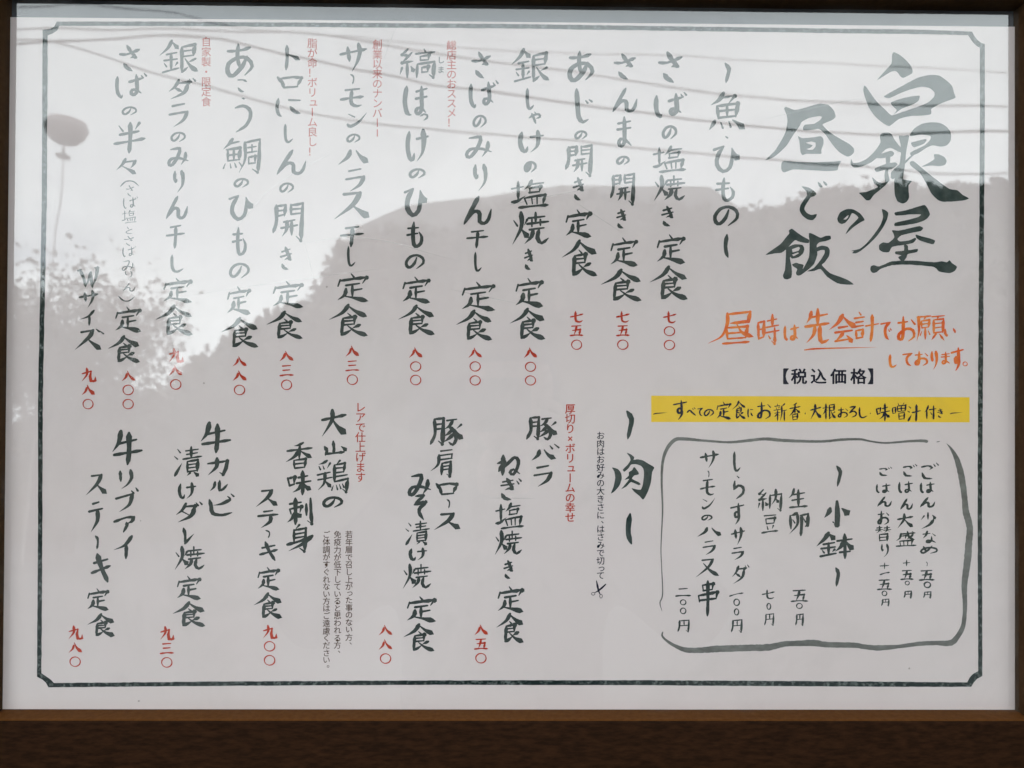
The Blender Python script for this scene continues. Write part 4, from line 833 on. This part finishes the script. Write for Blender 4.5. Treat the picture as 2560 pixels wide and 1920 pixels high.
# bare-limbed trees on the left where sky shows through
def bare(x, y, h, lab):
    t_ = bpy.data.objects.new('bare_tree', None); COL.objects.link(t_); t_.location = (x, y, 0); tag(t_, lab, 'tree', 'thin-crowned trees at the left')
    parts = [tube([(0, 0, 0), (.1, 0, h * .4), (0, .05, h * .62)], [.16, .12, .09], 8)]
    tips = []
    for k in range(16):
        a = random.uniform(0, 6.28); z0 = h * random.uniform(.3, .6); l = random.uniform(.25, .42) * h
        e1 = Vector((math.cos(a) * l * .5, math.sin(a) * l * .5, z0 + l * .75)); parts.append(tube([(0, 0, z0), e1 * .5 + Vector((0, 0, z0 * .5)), e1], [.06, .04, .015], 6)); tips.append(e1)
    v, f = join(parts); mesh('trunk', v, f, M['bark'], t_, True)
    global V, Fs
    V, Fs = [], []
    for e1 in tips:
        for k in range(330):
            leaf(e1 + Vector((random.gauss(0, .5), random.gauss(0, .5), random.gauss(-.2, .5))), random.uniform(.03, .075))
    mesh('crown', V, Fs, M['leaf'], t_)
a = mirrored(150, 660, 16); bare(a.x, a.y, a.z, 'thin-crowned tree mirrored at the left edge of the glass')
a = mirrored(235, 640, 18); bare(a.x, a.y, a.z, 'thin-crowned tree mirrored just right of the other thin tree')

# the photographer, seen only as a faint dark shape in the glass
M['coat'] = mat('dark_coat', (0.025, 0.025, 0.03), 0.95, 0.1, (30, 0.3, 0.7), None, (0.035, 0.035, 0.042))
M['trousers'] = mat('dark_trousers', (0.03, 0.032, 0.045), 0.95, 0.1)
M['skin'] = mat('skin', (0.42, 0.26, 0.19), 0.55, 0.3)
M['hair'] = mat('black_hair', (0.015, 0.012, 0.010), 0.6, 0.3)
M['phone'] = mat('phone_case', (0.02, 0.02, 0.022), 0.35, 0.5)
def skinned(name, verts, edges, radii, m, parent, sub=2):
    me = bpy.data.meshes.new(name); me.from_pydata(verts, edges, []); me.materials.append(m)
    o = bpy.data.objects.new(name, me); COL.objects.link(o); o.parent = parent
    o.modifiers.new('skin', 'SKIN'); bpy.context.view_layer.update()
    if not me.skin_vertices: me.attributes.new  # layer is made by the modifier
    for i, r in enumerate(radii):
        a = r if isinstance(r, tuple) else (r, r)
        me.skin_vertices[0].data[i].radius = a
    me.skin_vertices[0].data[0].use_root = True
    s_ = o.modifiers.new('sub', 'SUBSURF'); s_.levels = s_.render_levels = sub
    return o
pc = cam.matrix_world.translation
person = bpy.data.objects.new('person', None); COL.objects.link(person); person.location = (pc.x, pc.y - 0.42, 0)
tag(person, 'person in a dark coat holding up a phone in front of the framed menu', 'person')
py = 0.0
hz = pc.z - 0.005
B = [(0, 0, .93), (0, 0, 1.08), (0, .01, 1.26), (0, 0, 1.36), (0, .01, 1.42)]
R_ = [(.18, .14), (.18, .14), (.20, .14), (.15, .10), (.062, .062)]
E_ = [(0, 1), (1, 2), (2, 3), (3, 4)]
hand = {}
for s in (-1, 1):
    k = len(B)
    wr = (s * .085, .255, hz - .055)
    B += [(s * .19, 0, 1.33), (s * .33, .06, 1.22), (s * .22, .18, 1.30), wr]
    R_ += [.085, .068, .055, .036]
    E_ += [(3, k), (k, k + 1), (k + 1, k + 2), (k + 2, k + 3)]
    hand[s] = wr
skinned('coat', B, E_, R_, M['coat'], person)
Lg = [(0, 0, .93)]; Rl = [(.15, .11)]; El = []
for s in (-1, 1):
    k = len(Lg)
    Lg += [(s * .09, 0, .82), (s * .10, .02, .48), (s * .10, -.02, .10), (s * .11, -.03, .05), (s * .12, .12, .035)]
    Rl += [.085, .06, .045, .042, (.042, .03)]
    El += [(0, k), (k, k + 1), (k + 1, k + 2), (k + 2, k + 3), (k + 3, k + 4)]
skinned('trousers', Lg, El, Rl, M['trousers'], person)
def ellip(name, c, r, m, cut=None, n=20):
    V, Fs = [], []
    for j in range(n + 1):
        th = math.pi * j / n
        for i in range(n):
            ph = 2 * math.pi * i / n; x, y, z = math.sin(th) * math.cos(ph), math.sin(th) * math.sin(ph), math.cos(th)
            if z < 0: x *= 1 - .28 * z * z; y *= 1 - .12 * z * z
            if y > .9 and abs(x) < .3 and -.35 < z < .1: y += .16          # nose
            V.append((c[0] + x * r[0], c[1] + y * r[1], c[2] + z * r[2]))
    for j in range(n):
        for i in range(n):
            a = j * n + i; b = j * n + (i + 1) % n
            q = (a, b, b + n, a + n)
            if cut and cut(V[a]): continue
            Fs.append(q)
    return mesh(name, V, Fs, m, person, True)
hc = (0.015, .02, hz + .05)
head = ellip('head', hc, (.076, .095, .115), M['skin'])
ellip('hair', (hc[0], hc[1] - .008, hc[2] + .012), (.085, .103, .120), M['hair'], lambda v: v[1] > hc[1] + .03 and v[2] < hc[2] + .05)
skinned('neck', [(0, .0, 1.40), (0.008, .01, hz - .03)], [(0, 1)], [.05, .047], M['skin'], person)
for s in (-1, 1):
    w = Vector(hand[s]); palm = w + Vector((-s * .010, .035, .028))
    V = [tuple(w), tuple(palm)]; Ed = [(0, 1)]; Rr = [(.022, .026), (.014, .034)]
    for f_ in range(4):
        k = len(V); b0 = palm + Vector((-s * .004, .006, (f_ - 1.5) * .019)); ln_ = (.026, .030, .028, .022)[f_]
        V += [tuple(b0), tuple(b0 + Vector((-s * .010, ln_ * .9, 0))), tuple(b0 + Vector((-s * .026, ln_ * .95, 0)))]
        Rr += [.0095, .0085, .007]; Ed += [(1, k), (k, k + 1), (k + 1, k + 2)]
    k = len(V); V += [tuple(w + Vector((-s * .018, .02, .03))), tuple(w + Vector((-s * .03, .03, .055)))]; Rr += [.012, .009]; Ed += [(0, k), (k, k + 1)]
    skinned('hand', V, Ed, Rr, M['skin'], person)
# the phone: its back just behind the lens
ph = bpy.data.objects.new('phone', None); COL.objects.link(ph); ph.matrix_world = cam.matrix_world @ Matrix.Translation((0, 0, 0.06))
tag(ph, 'dark phone held level in both hands by the person in the dark coat', 'phone')
v, f = box(-.118, .036, -.052, .018, .004, .012); bmo = fixn(mesh('phone_body', v, f, M['phone'], ph))
v, f = tube([(0, 0, .0042), (0, 0, .0030)], .006, 16); mesh('lens_ring', v, f, M['window'], ph)
